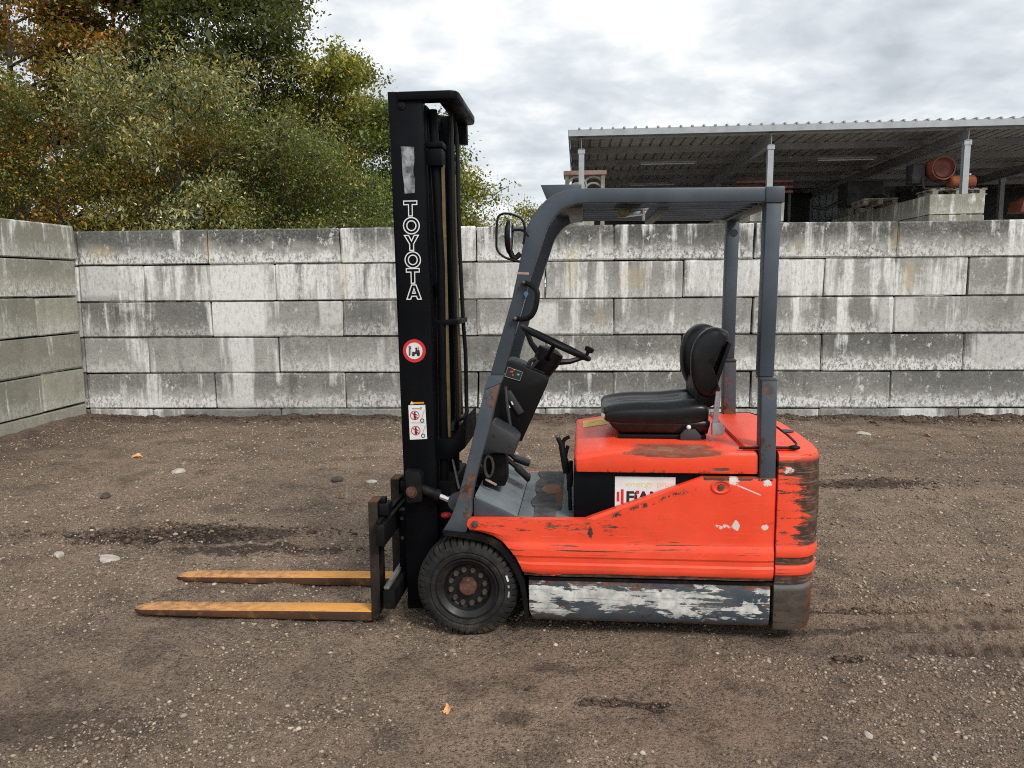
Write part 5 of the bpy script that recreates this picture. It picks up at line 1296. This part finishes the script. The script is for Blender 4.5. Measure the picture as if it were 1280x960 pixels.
def fork(y0, w, label, tipx):
    zt, xs0, xs1 = 0.595, -0.478, -0.432
    prof_t = [(tipx + 0.03, 0.020), (tipx + 0.30, 0.036), (-0.80, 0.050), (-0.50, 0.054)]   # top line of the blade
    b = B(); rings = []
    pts = [(tipx, 0.020, 0.006, 0.30), (tipx + 0.012, 0.024, 0.005, 0.52), (tipx + 0.04, 0.027, 0.004, 0.80), (tipx + 0.085, 0.030, 0.004, 0.97), (tipx + 0.13, 0.032, 0.004, 1.0), (-1.2, 0.040, 0.005, 1), (-0.9, 0.047, 0.006, 1), (-0.7, 0.051, 0.008, 1), (-0.478, 0.055, 0.011, 1)]
    for (x, z1, z0, k) in pts:
        h = w / 2 * k; c = y0 + w / 2
        rings.append([(x, c - h, z0), (x, c + h, z0), (x, c + h, z1), (x, c - h, z1)])
    b.loft(rings)
    o = b.out('fork', MT['fork'], fk, bevel=0.0025); o['label'] = label
    o.data.materials.append(MT['fork_side'])
    for pg in o.data.polygons:
        if pg.normal.z < 0.5: pg.material_index = 1
    # shank with rounded heel
    heel = [(xs0, 0.0555)] + [(xs0, zt), (xs1, zt)] + [(xs1, 0.07), (xs1 - 0.004, 0.045), (xs1 - 0.016, 0.026), (xs1 - 0.032, 0.016), (xs0, 0.012)]
    s = B().prism(heel, y0, y0 + w).out('fork_shank', MT['fork_brown'], o, bevel=0.003)
    s.data.materials.append(MT['black_dirty'])  # black rear face, with its shade put into the colour too
    for pg in s.data.polygons:
        if pg.normal.x > 0.5: pg.material_index = 1
    B().span(xs1 + 0.001, xs1 + 0.05, y0 + 0.01, y0 + w - 0.01, 0.53, 0.585).out('fork_hook', MT['black_dirty'], o, bevel=0.004)
    B().span(xs0 + 0.001, xs1 - 0.001, y0 + 0.002, y0 + w - 0.002, zt + 0.001, zt + 0.006).out('rusty_top', MT['fork_side'], o)
    B().span(xs1 + 0.006, xs1 + 0.030, y0 + 0.03, y0 + w - 0.03, 0.5865, 0.61).out('fork_latch', MT['black_dirty'], o, bevel=0.003)
fork(0.115, 0.105, 'yellow and rusty fork blade on the near side', -1.70)
fork(0.545, 0.105, 'yellow and rusty fork blade on the far side', -1.715)

# --- floor, step, battery case, hood
zf = 0.552
B().span(0.235, 0.52, 0.055, 0.945, 0.522, zf).out('floor_plate', MT['grey_floor'], fk, bevel=0.004)
B().hexa([(0.04, .07, .655), (0.235, .07, .56), (0.235, .07, .552), (0.04, .07, .56), (0.04, .93, .655), (0.235, .93, .56), (0.235, .93, .552), (0.04, .93, .56)]).out('sloping_floor', MT['grey_floor'], fk, bevel=0.003)
B().prism([(0.036, .645), (0.23, .556), (0.23, .523), (0.036, .523)], 0.0555, 0.069).out('step_cheek', MT['grey'], fk, bevel=0.002)
bm_ = B(); ptsm = []
for i in range(40):
    t = i / 39; ptsm.append((0.292 + 0.008 * sin(t * 17) + 0.004 * sin(t * 31 + 1) + (0.012 if t < 0.2 else 0), 0.075 + t * 0.86))
ptsm = ptsm + [(0.432, 0.935), (0.432, 0.20), (0.408, 0.19), (0.408, 0.075)]
bm_.prism(ptsm, zf + 0.001, zf + 0.006, 'z'); 
km = M('floor_mat', 0.8, 0, 0.3); o_ = km.obj(); pq = km.xyz(o_)
cm = km.mix(km.st(km.noise(o_, 16, 5), 0.35, 0.65), C(68, 68, 68), C(92, 92, 92))
e_ = km.add(km.ell(pq, 0.375, 0.56, 0.05, 0.10, 0, 1), km.mul(km.m('SUBTRACT', km.noise(o_, 20, 5), 0.5), 1.6))
cm = km.mix(km.st(e_, 1.1, 0.7), cm, C(148, 108, 82)); e_ = km.add(km.ell(pq, 0.425, 0.42, 0.03, 0.2, 0, 1), km.mul(km.m('SUBTRACT', km.noise(o_, 26, 5), 0.5), 2.2))
cm = km.mix(km.mul(km.st(e_, 1.0, 0.5), 0.8), cm, C(132, 88, 62)); km.set('Base Color', cm)
bm_.out('floor_mat', km.mat, fk)
zh = 0.777
bc = B().span(P(717, 600, .06)[0], 1.30, 0.062, 0.938, 0.51, zh - 0.004).out('battery_case', MT['black'], fk, bevel=0.006)
prof = [(0.503, zh), (0.495, 0.850), (0.512, 0.858), (0.68, 0.884), (1.285, 0.882), (1.296, 0.873), (1.297, zh)]
bh = B(); rings = []
for (yy, dz, dx) in ((0.032, -0.018, 0.012), (0.040, -0.006, 0.004), (0.058, 0.0, 0.0), (0.942, 0.0, 0.0), (0.960, -0.006, 0.004), (0.968, -0.018, 0.012)):
    rings.append([Vector((x + (dx if x < 0.52 else 0) * (1 if i else 0), yy, z + (dz if z > zh + .01 else 0))) for i, (x, z) in enumerate(prof)])
bh.loft(rings)
hood = bh.out('hood', MT['red_hood'], fk, bevel=0.007, angle=40)
B().hexa([(0.535, .66, .8622), (0.66, .66, .8815), (0.66, .86, .8815), (0.535, .86, .8622), (0.535, .66, .8634), (0.66, .66, .8827), (0.66, .86, .8827), (0.535, .86, .8634)][::1]).out('yellow_sticker', MT['yellow'], hood)
# battery label
yl = 0.0605
q0, q1 = P(768.5, 633, yl), P(844.5, 595.5, yl)
lab = B().span(q0[0], q1[0], yl, yl + 0.001, q0[1] - 0.03, q1[1]).out('battery_label', MT['white'], bc)
def text(body, px, py, hpx, y, mat, parent, name, wpx=None, bold=0.0):
    cu_ = bpy.data.curves.new('t', 'FONT'); cu_.body = body; cu_.size = 1.0; cu_.offset = bold; cu_.extrude = 0.0
    to = bpy.data.objects.new('t', cu_); COL.objects.link(to)
    dg = bpy.context.evaluated_depsgraph_get(); me = bpy.data.meshes.new_from_object(to.evaluated_get(dg))
    bpy.data.objects.remove(to); bpy.data.curves.remove(cu_)
    v = np.array([q.co for q in me.vertices]); mn, mxx = v.min(0), v.max(0)
    a = P(px, py, y); sz = abs(P(px, py - hpx, y)[1] - a[1]); s_ = sz / 0.73
    sx = s_ if wpx is None else (P(px + wpx, py, y)[0] - a[0]) / (mxx[0] - mn[0])
    for q in me.vertices: q.co = ((q.co.x - mn[0]) * sx + a[0], y, q.co.y * s_ + a[1])
    me.materials.append(mat); me.name = name
    o = bpy.data.objects.new(name, me); COL.objects.link(o); o.parent = parent
    return o
text('energy plus', 782, 606.5, 7.0, yl - 0.0008, MT['printyellow'], bc, 'label_text', 60)
text('FiAMM', 783, 627, 14.5, yl - 0.0012, MT['printblack'], bc, 'label_text', 62, 0.035)
for (xa, xb, ya, yb) in ((771, 774.2, 613.5, 625.5), (776, 779.6, 610.5, 628.5)):
    a, c = P(xa, yb, yl), P(xb, ya, yl); B().span(a[0], c[0], yl - 0.0012, yl - 0.0004, a[1], c[1]).out('label_bar', MT['signred'], bc)
a = P(795, 614.8, yl); B().span(a[0] - 0.0, a[0] + 0.014, yl - 0.0018, yl - 0.0013, a[1] - 0.004, a[1] + 0.010).out('label_dot', MT['signred'], bc)
for (xa, ln_) in ((783, 26), (771, 9)):
    a = P(xa, 631.5, yl); B().span(a[0], a[0] + ln_ * 0.0034, yl - 0.0012, yl - 0.0004, a[1], a[1] + 0.004).out('label_bar', MT['signred'], bc)
# latch lever and cables in front of the hood
lv = [(697, 546, .16), (701, 553, .16), (704, 570, .16), (708, 590, .16)]
lev = B().tube([(P(a, b_, y)[0], y, P(a, b_, y)[1]) for a, b_, y in lv], [0.010, 0.012, 0.013, 0.016], 8).out('hood_lever', MT['plastic'], fk)
B().ball((P(697, 546, .16)[0], .16, P(697, 546, .16)[1] + 0.004), 0.011).out('lever_knob', MT['nut'], lev)
for k_, pts in enumerate((((712, 545, .25), (705, 549, .25), (704, 558, .25), (708, 575, .25)), ((710, 556, .3), (707, 570, .3), (710, 590, .3), (711, 612, .3)), ((713, 575, .2), (712, 600, .2), (713, 640, .2)))):
    B().stube([(P(a, b_, y)[0], y, P(a, b_, y)[1]) for a, b_, y in pts], 0.009, 6).out('cable', MT['plastic'], fk)
B().span(P(709, 590, .2)[0], P(716, 590, .2)[0], .17, .40, P(709, 606, .2)[1], P(709, 586, .2)[1]).out('plug_socket', MT['plastic'], fk, bevel=0.006)

# --- counterweight with rounded corners and pressed bands
PLAN = [(1.379, 0.006), (1.44, 0.006), (1.485, 0.012), (1.522, 0.028), (1.552, 0.058), (1.573, 0.10), (1.586, 0.155), (1.595, 0.24), (1.60, 0.36), (1.602, 0.5)]
PLAN = PLAN + [(x, 1 - y) for x, y in PLAN[-2::-1]]
def plan(d, grow=0.0):
    out = []
    n = len(PLAN)
    for i, (x, y) in enumerate(PLAN):
        a, c = Vector(PLAN[max(0, i - 1)]), Vector(PLAN[min(n - 1, i + 1)])
        t = (c - a).normalized(); nn = Vector((t.y, -t.x))
        g = d - grow * max(0, (x - 1.42) / 0.18)
        out.append((x - (nn.x * g if i not in (0, n - 1) else 0), y - nn.y * g))
    return out
def cw_loft(levels):
    b = B(); rings = []
    for z, d in levels:
        gr = 0.012 * sin(max(0, min(1, (0.9 - z) / 0.55)) * pi) if z > 0.28 else -0.002
        rings.append([(x, y, z) for x, y in plan(d, gr)])
    b.loft(rings); return b
lv = [(0.287, 0.012), (0.291, 0.006), (0.325, 0.006), (0.331, 0.0), (0.342, -0.003), (0.362, -0.003), (0.371, 0.0), (0.376, 0.007), (0.406, 0.007), (0.412, 0.0), (0.422, -0.003), (0.444, -0.003), (0.455, 0.001), (0.47, 0.004), (0.60, 0.004), (0.72, 0.003), (0.835, 0.003), (0.857, 0.004), (0.868, 0.009), (0.876, 0.018), (0.880, 0.032)]
cw = cw_loft(lv).out('counterweight', MT['red_rear'], fk, angle=28)
cwb = cw_loft([(0.066, 0.03), (0.072, 0.016), (0.09, 0.010), (0.20, 0.008), (0.262, 0.008), (0.272, 0.012), (0.284, 0.02)]).out('counterweight_base', base_paint(), fk, angle=28)
# rear deck cover with rubber edge
cv = [(1.24, 0.05), (1.452, 0.05), (1.475, 0.14), (1.485, 0.30), (1.487, 0.5), (1.485, 0.70), (1.475, 0.86), (1.452, 0.95), (1.24, 0.95)]
B().prism(cv, 0.8805, 0.900, 'z').out('rear_cover', MT['red_hood'], fk, bevel=0.005)
B().tube([(1.215, 0.043, 0.893), (1.35, 0.043, 0.896), (1.455, 0.043, 0.896), (1.484, 0.14, 0.896), (1.495, 0.30, 0.896), (1.497, 0.5, 0.896), (1.495, 0.7, 0.896), (1.482, 0.87, 0.896), (1.457, 0.957, 0.896), (1.24, 0.957, 0.896)], 0.0055, 8).out('cover_seal', MT['plastic'], fk)
B().ball((1.45, 0.046, 0.896), 0.018, (1.5, 0.9, 0.6)).out('seal_end', MT['plastic'], fk)
B().lathe([(0.0, 0.0), (0.03, 0.0), (0.034, 0.003), (0.034, 0.006), (0.0, 0.004)], (1.535, 0.5, 0.8802), 'z', 20).out('coupling_hole', MT['printblack'], fk)  # black disc painting the dark inside of the hole

# --- seat
def pillow(name, F, nu=40, nv=40, mat='vinyl', parent=None):
    b = B(); tp = [[None] * (nv + 1) for _ in range(nu + 1)]; bt = [[None] * (nv + 1) for _ in range(nu + 1)]
    for i in range(nu + 1):
        for j in range(nv + 1):
            u = sin((i / nu - .5) * pi); v = sin((j / nv - .5) * pi)
            a, c = F(u, v)
            tp[i][j] = b.bm.verts.new(a)
            bt[i][j] = tp[i][j] if i in (0, nu) or j in (0, nv) else b.bm.verts.new(c)
    for i in range(nu):
        for j in range(nv):
            b.face((tp[i][j], tp[i + 1][j], tp[i + 1][j + 1], tp[i][j + 1])); b.face((bt[i][j], bt[i][j + 1], bt[i + 1][j + 1], bt[i + 1][j]))
    return b.out(name, MT[mat], parent or fk, angle=60)
SY0, SY1 = 0.255, 0.735
sx0, sx1 = 0.625, 1.13
def cushion(u, v):
    x = (sx0 + sx1) / 2 + u * (sx1 - sx0) / 2 * (1 - 0.06 * abs(v) ** 6); y = (SY0 + SY1) / 2 + v * (SY1 - SY0) / 2 * (1 - 0.05 * abs(u) ** 6)
    e = (max(0, 1 - abs(u) ** 4) * max(0, 1 - abs(v) ** 8)) ** 0.26
    bol = 0.022 * math.exp(-((abs(v) - 0.72) / 0.20) ** 2) + 0.035 * max(0, u - 0.2) ** 1.5 - 0.012 * max(0, -u - 0.3)
    gro = 0.0
    for k_ in (-0.35, 0.0, 0.35):
        gro += math.exp(-((v - k_ - 0.12 * k_ * u) / 0.035) ** 2) if abs(u + 0.05) < 0.6 else 0
    gro += 1.2 * math.exp(-((abs(v) - 0.56) / 0.03) ** 2)
    z0 = 0.995
    return (x, y, z0 + 0.012 * max(0, u) + e * (0.040 + bol - 0.006 * gro)), (x, y, z0 - e * 0.052)
cush = pillow('seat_cushion', cushion, 46, 56)
def back(u, v):
    # u: 0 bottom to top, v: across; pleated centre pad between the side bolsters
    s = (u + 1) / 2
    px_ = 1.085 + 0.05 * s + 0.065 * s * s; pz = 1.075 + 0.315 * s
    hw = 0.175 * (1 - 0.12 * max(0, u) ** 2)
    e = (max(0, 1 - abs(u) ** 6) * max(0, 1 - abs(v) ** 8)) ** 0.25
    gro = sum(math.exp(-((u - q_ - 0.10 * abs(v)) / 0.05) ** 2) for q_ in (-0.45, -0.1, 0.25, 0.6)) * (1 if abs(v) < 0.8 else 0)
    y = (SY0 + SY1) / 2 + v * hw
    f1 = e * (0.022 - 0.009 * gro); f2 = -e * 0.03
    return (px_ - 0.93 * f1, y, pz + 0.22 * f1), (px_ - 0.93 * f2, y, pz + 0.22 * f2)
bk = pillow('seat_backrest', back, 56, 40)
bo = [(868, 482), (864.5, 470), (863.5, 455), (864.5, 440), (869, 427), (876, 417), (884, 411), (892, 408.6), (901, 409.5), (909, 413), (912, 417), (910.5, 423), (903, 431), (895, 442), (889, 452), (887, 459), (890, 467), (896, 475), (899.5, 484), (897, 491), (890, 496), (881, 496), (873, 491)]
for side in (0, 1):
    sy = lambda y: y if side == 0 else SY0 + SY1 - y
    pp = [P(*q, 0.275) for q in bo]; nb = len(pp); fine = []
    for i in range(nb):
        a_, b_, c_, d_ = (np.array(pp[(i + j) % nb]) for j in (-1, 0, 1, 2))
        for t in (0, .25, .5, .75): fine.append(tuple(0.5 * (2 * b_ + (c_ - a_) * t + (2 * a_ - 5 * b_ + 4 * c_ - d_) * t * t + (3 * b_ - a_ - 3 * c_ + d_) * t ** 3)))
    pp = fine; cxx = sum(p[0] for p in pp) / len(pp); czz = sum(p[1] for p in pp) / len(pp)
    b = B(); rings = []
    for (yy, k_) in ((0.2605, 0.25), (0.2615, 0.5), (0.264, 0.70), (0.268, 0.82), (0.274, 0.91), (0.282, 0.965), (0.292, 0.99), (0.305, 1.0), (0.325, 1.0), (0.345, 0.97), (0.358, 0.90), (0.366, 0.78), (0.368, 0.5)):
        sh = 0.016 * max(0, (yy - 0.30) / 0.07) ** 1.5
        rings.append([Vector((p[0] + (cxx - p[0]) * (1 - k_) + sh, sy(yy), p[1] + (czz - p[1]) * (1 - k_))) for p in pp])
    b.loft(rings)
    o = b.out('backrest_bolster', MT['vinyl'], bk, angle=75)
bb_ = [P(*q, 0.3) for q in ((872, 476), (893, 468), (900, 484), (899, 502), (885, 509), (871, 500))]
B().prism(bb_, 0.29, 0.70).out('backrest_hinge', MT['plastic'], fk, bevel=0.01)
# shell behind the backrest, seat pan and runners
B().prism([(1.125, 1.06), (1.17, 1.12), (1.235, 1.33), (1.215, 1.34), (1.15, 1.14), (1.11, 1.07)], 0.36, 0.63).out('backrest_shell', MT['plastic'], fk, bevel=0.01)
rings = []
for (z, xa, xb, ins) in ((0.972, 0.655, 1.125, 0.015), (0.955, 0.66, 1.125, 0.008), (0.935, 0.675, 1.12, 0.012), (0.915, 0.695, 1.118, 0.02), (0.905, 0.705, 1.115, 0.03)):
    rings.append([(xa, SY0 + ins + .01, z), (xa + 0.02, SY0 + ins, z), (xb, SY0 + ins, z), (xb, SY1 - ins, z), (xa + 0.02, SY1 - ins, z), (xa, SY1 - ins - .01, z)])
B().loft(rings).out('seat_pan', MT['vinyl'], fk, bevel=0.004)
for yy in (0.27, 0.69): B().span(0.70, 1.11, yy, yy + 0.03, 0.886, 0.904).out('seat_runner', MT['plastic'], fk, bevel=0.003)
q = P(786, 551, 0.265); B().tube([(q[0] - 0.03, 0.246, q[1] + 0.0), (q[0] + 0.035, 0.246, q[1] + 0.0)], 0.009, 10).out('slide_handle', MT['white'], fk)
br = [P(*p, 0.26) for p in ((850, 542), (856, 535), (869, 535), (876, 543), (876, 554), (850, 554))]
hb = B().prism(br, 0.246, 0.268).out('hinge_bracket', MT['plastic_grey'], fk, bevel=0.003)
q = P(861, 533, 0.25); B().ball((q[0], 0.25, q[1]), 0.011).out('hinge_bolt', MT['white'], hb)
belt = [P(*p, 0.24) for p in ((894.5, 488), (901, 488), (896.5, 528), (890, 528))]
B().prism(belt, 0.222, 0.236).out('seat_belt', MT['belt'], fk, bevel=0.002)
buck = [P(*p, 0.24) for p in ((889, 527), (901, 527), (905.5, 533), (904, 541), (889, 543))]
B().prism(buck, 0.212, 0.25).out('belt_buckle', MT['belt'], fk, bevel=0.006)
B().tube([(P(886, 545, .26)[0], .26, P(886, 545, .26)[1]), (P(892, 552, .26)[0], .25, P(892, 552, .26)[1])], 0.006, 6).out('recline_lever', MT['belt'], fk)
q = P(838, 489, 0.72); B().span(q[0] - 0.025, q[0] + 0.025, 0.71, 0.73, q[1] - 0.03, q[1] + 0.006).out('far_buckle', MT['plastic'], fk, bevel=0.004)
q = P(754, 519, 0.28); B().box((q[0], 0.30, q[1]), (0.02, 0.05, 0.02)).out('cushion_clip', MT['belt'], fk, bevel=0.003)

# --- steering column, wheel, pedals
cb = [P(*p, 0.40) for p in ((633, 449.5), (637, 448.5), (682, 467.5), (685.5, 472), (684, 480), (652, 551), (628, 542), (618, 520), (622, 490))]
colm = B().prism(cb, 0.38, 0.60).out('steering_column', MT['plastic'], fk, bevel=0.008)
dp = [P(*p, 0.378) for p in ((634.5, 457), (653.8, 464.2), (649.8, 475.5), (630.5, 470))]
B().prism(dp, 0.3765, 0.379).out('display', MT['printblack'], colm)
e_ = [P(*p, 0.376) for p in ((634.9, 457.6), (653.2, 464.4), (649.6, 475), (631.1, 469.6))]
b = B()
for i in range(4): b.tube([(e_[i][0], 0.3765, e_[i][1]), (e_[(i + 1) % 4][0], 0.3765, e_[(i + 1) % 4][1])], 0.0012, 4)
b.out('display_frame', MT['galv_dark'], colm)
for (px, py, w_, h_, mt) in ((639.5, 464, 0.018, 0.013, 'signred'), (642.5, 461.5, 0.008, 0.006, 'orange'), (641, 468, 0.008, 0.006, 'orange'), (647.5, 467.5, 0.016, 0.012, 'green')):
    q = P(px, py, 0.375); B().ball((q[0], 0.376, q[1]), 1.0, (w_ / 2, 0.003, h_ / 2), 10, 6).out('indicator', MT[mt], colm)
tb = [P(*p, 0.40) for p in ((636, 449), (641, 449), (681, 466), (678, 468.5))]
B().prism(tb, 0.43, 0.58).out('column_top', MT['plastic_grey'], colm, bevel=0.002)
# hub and wheel
tl = radians(25.7); wc = Vector((0.394, 0.5, 1.322)); ax = Vector((sin(tl), 0, cos(tl))); eu = Vector((cos(tl), 0, -sin(tl))); ev = Vector((0, 1, 0))
ax = (ax + Vector((0, 0.045, 0))).normalized(); ev = ax.cross(eu).normalized()
sw = B().tube([wc + eu * (0.185 * cos(2 * pi * i / 48)) + ev * (0.185 * sin(2 * pi * i / 48)) for i in range(48)], 0.0135, 12, closed=True).out('steering_wheel', MT['plastic'], fk)
for an in (radians(160), radians(20), radians(270)):
    e1 = wc - ax * 0.085 + (eu * cos(an) + ev * sin(an)) * 0.05; e2 = wc + (eu * cos(an) + ev * sin(an)) * 0.180
    B().tube([e1, (e1 + e2) / 2 - ax * 0.012, e2], [0.018, 0.014, 0.011], 8).out('spoke', MT['plastic'], sw)
B().tube([wc - ax * 0.03, wc - ax * 0.045, wc - ax * 0.10, wc - ax * 0.19], [0.03, 0.066, 0.066, 0.045], 20).out('wheel_hub', MT['plastic'], sw, angle=30)
kb = wc + eu * 0.165 + ev * -0.07
B().tube([kb, kb + ax * 0.03, kb + ax * 0.034, kb + ax * 0.052, kb + ax * 0.058], [0.008, 0.009, 0.021, 0.024, 0.016], 14).out('steering_knob', MT['plastic'], sw, angle=30)
jt = wc - ax * 0.19
B().tube([jt, jt - ax * 0.06 - eu * 0.0], [0.034, 0.03], 14).out('column_neck', MT['plastic'], colm)
c_ = [(660, 462), (661, 454), (665, 449), (671, 447.5)]
B().stube([(P(a, b_, .44)[0], .44, P(a, b_, .44)[1]) for a, b_ in c_], 0.010, 8).out('column_cable', MT['plastic_grey'], colm)
B().stube([(P(664, 460, .42)[0], .42, P(664, 460, .42)[1]), (P(673, 449, .42)[0], .42, P(673, 449, .42)[1])], 0.008, 8).out('column_cable', MT['plastic_grey'], colm)
# decals and ribs on the column side
q = P(643, 502, 0.378); B().box((q[0], 0.374, q[1]), (0.035, 0.016, 0.13), Matrix.Rotation(-0.55, 3, 'Y')).out('direction_lever', MT['plastic_grey'], colm, bevel=0.006)
B().tube([(P(632, 482, .34)[0], .34, P(632, 482, .34)[1]), (P(634, 505, .33)[0], .33, P(634, 505, .33)[1]), (P(638, 532, .33)[0], .33, P(638, 532, .33)[1])], 0.008, 8).out('brake_lever', MT['plastic_grey'], fk)
q = P(638, 505, 0.36)
for dx in (-0.008, 0.008): B().box((q[0] + dx, 0.3655, q[1] + dx), (0.007, 0.001, 0.018), Matrix.Rotation(-0.5, 3, 'Y')).out('lever_mark', MT['white'], colm)
# cup holder
ch = [P(*p, 0.17) for p in ((612, 530), (616, 527.5), (640, 541), (648, 549), (646.5, 556), (642, 568), (606, 563), (604, 558))]
cup = B().prism(ch, 0.17, 0.34).out('cup_holder', MT['plastic_grey'], fk, bevel=0.008)
b = B(); ctr = P(627, 536, 0.25); tl2 = radians(31)
ring = [(ctr[0] + 0.058 * cos(a) * cos(tl2) , 0.255 + 0.05 * sin(a), ctr[1] - 0.058 * cos(a) * sin(tl2) + 0.011) for a in [2 * pi * i / 28 for i in range(28)]]
b.tube(ring, 0.005, 6, closed=True); b.out('cup_rim', MT['plastic_grey'], cup)
b = B(); v0 = [b.bm.verts.new(p) for p in ring]; b.face(v0); b.out('cup_hole', MT['printblack'], cup)  # black face painting the dark inside of the cup
for (px, py) in ((617, 544), (637.5, 557), (612, 559.5)):
    q = P(px, py, 0.168); B().lathe([(0.0, 0.0), (0.007, 0.0), (0.008, 0.002)], (q[0], 0.1685, q[1]), 'y', 10).out('screw_hole', MT['printblack'], cup)  # black dots painted for the dark of the screw holes
# horn coil, pedals
q = P(611, 582, 0.2)
for i in range(4): B().tube([(q[0] + 0.02 * cos(2 * pi * k / 20), 0.19 + 0.014 * i, q[1] + 0.05 * sin(2 * pi * k / 20)) for k in range(20)], 0.005, 6, closed=True).out('cable_coil', MT['brass' if i == 1 else 'plastic_grey'], fk)
B().span(P(603, 570, .26)[0], P(632, 570, .26)[0], .25, .42, P(603, 606, .26)[1], P(603, 566, .26)[1]).out('pedal_box', MT['black_dirty'], fk, bevel=0.01)
B().tube([(P(607, 598, .2)[0], .2, P(607, 598, .2)[1]), (P(614, 602, .2)[0], .2, P(614, 602, .2)[1]), (P(620, 605, .22)[0], .22, P(620, 605, .22)[1])], 0.006, 6).out('wire', MT['lid'], fk)
for (pa, pb, yy, n_) in (((646, 583), (661, 597), .50, 'accelerator_pedal'), ((644, 572), (661, 578), .66, 'brake_pedal')):
    a, c = P(*pa, yy), P(*pb, yy); v = Vector((c[0] - a[0], 0, c[1] - a[1])); ang = atan2(-v.z, v.x)
    pdl = B().box(((a[0] + c[0]) / 2, yy, (a[1] + c[1]) / 2), (v.length * 1.15, 0.09, 0.02), Matrix.Rotation(ang, 3, 'Y')).out(n_, MT['plastic'], fk, bevel=0.004)
    B().tube([(a[0] - 0.06, yy, a[1] + 0.05), (a[0], yy, a[1])], 0.013, 8).out('pedal_arm', MT['plastic'], pdl)
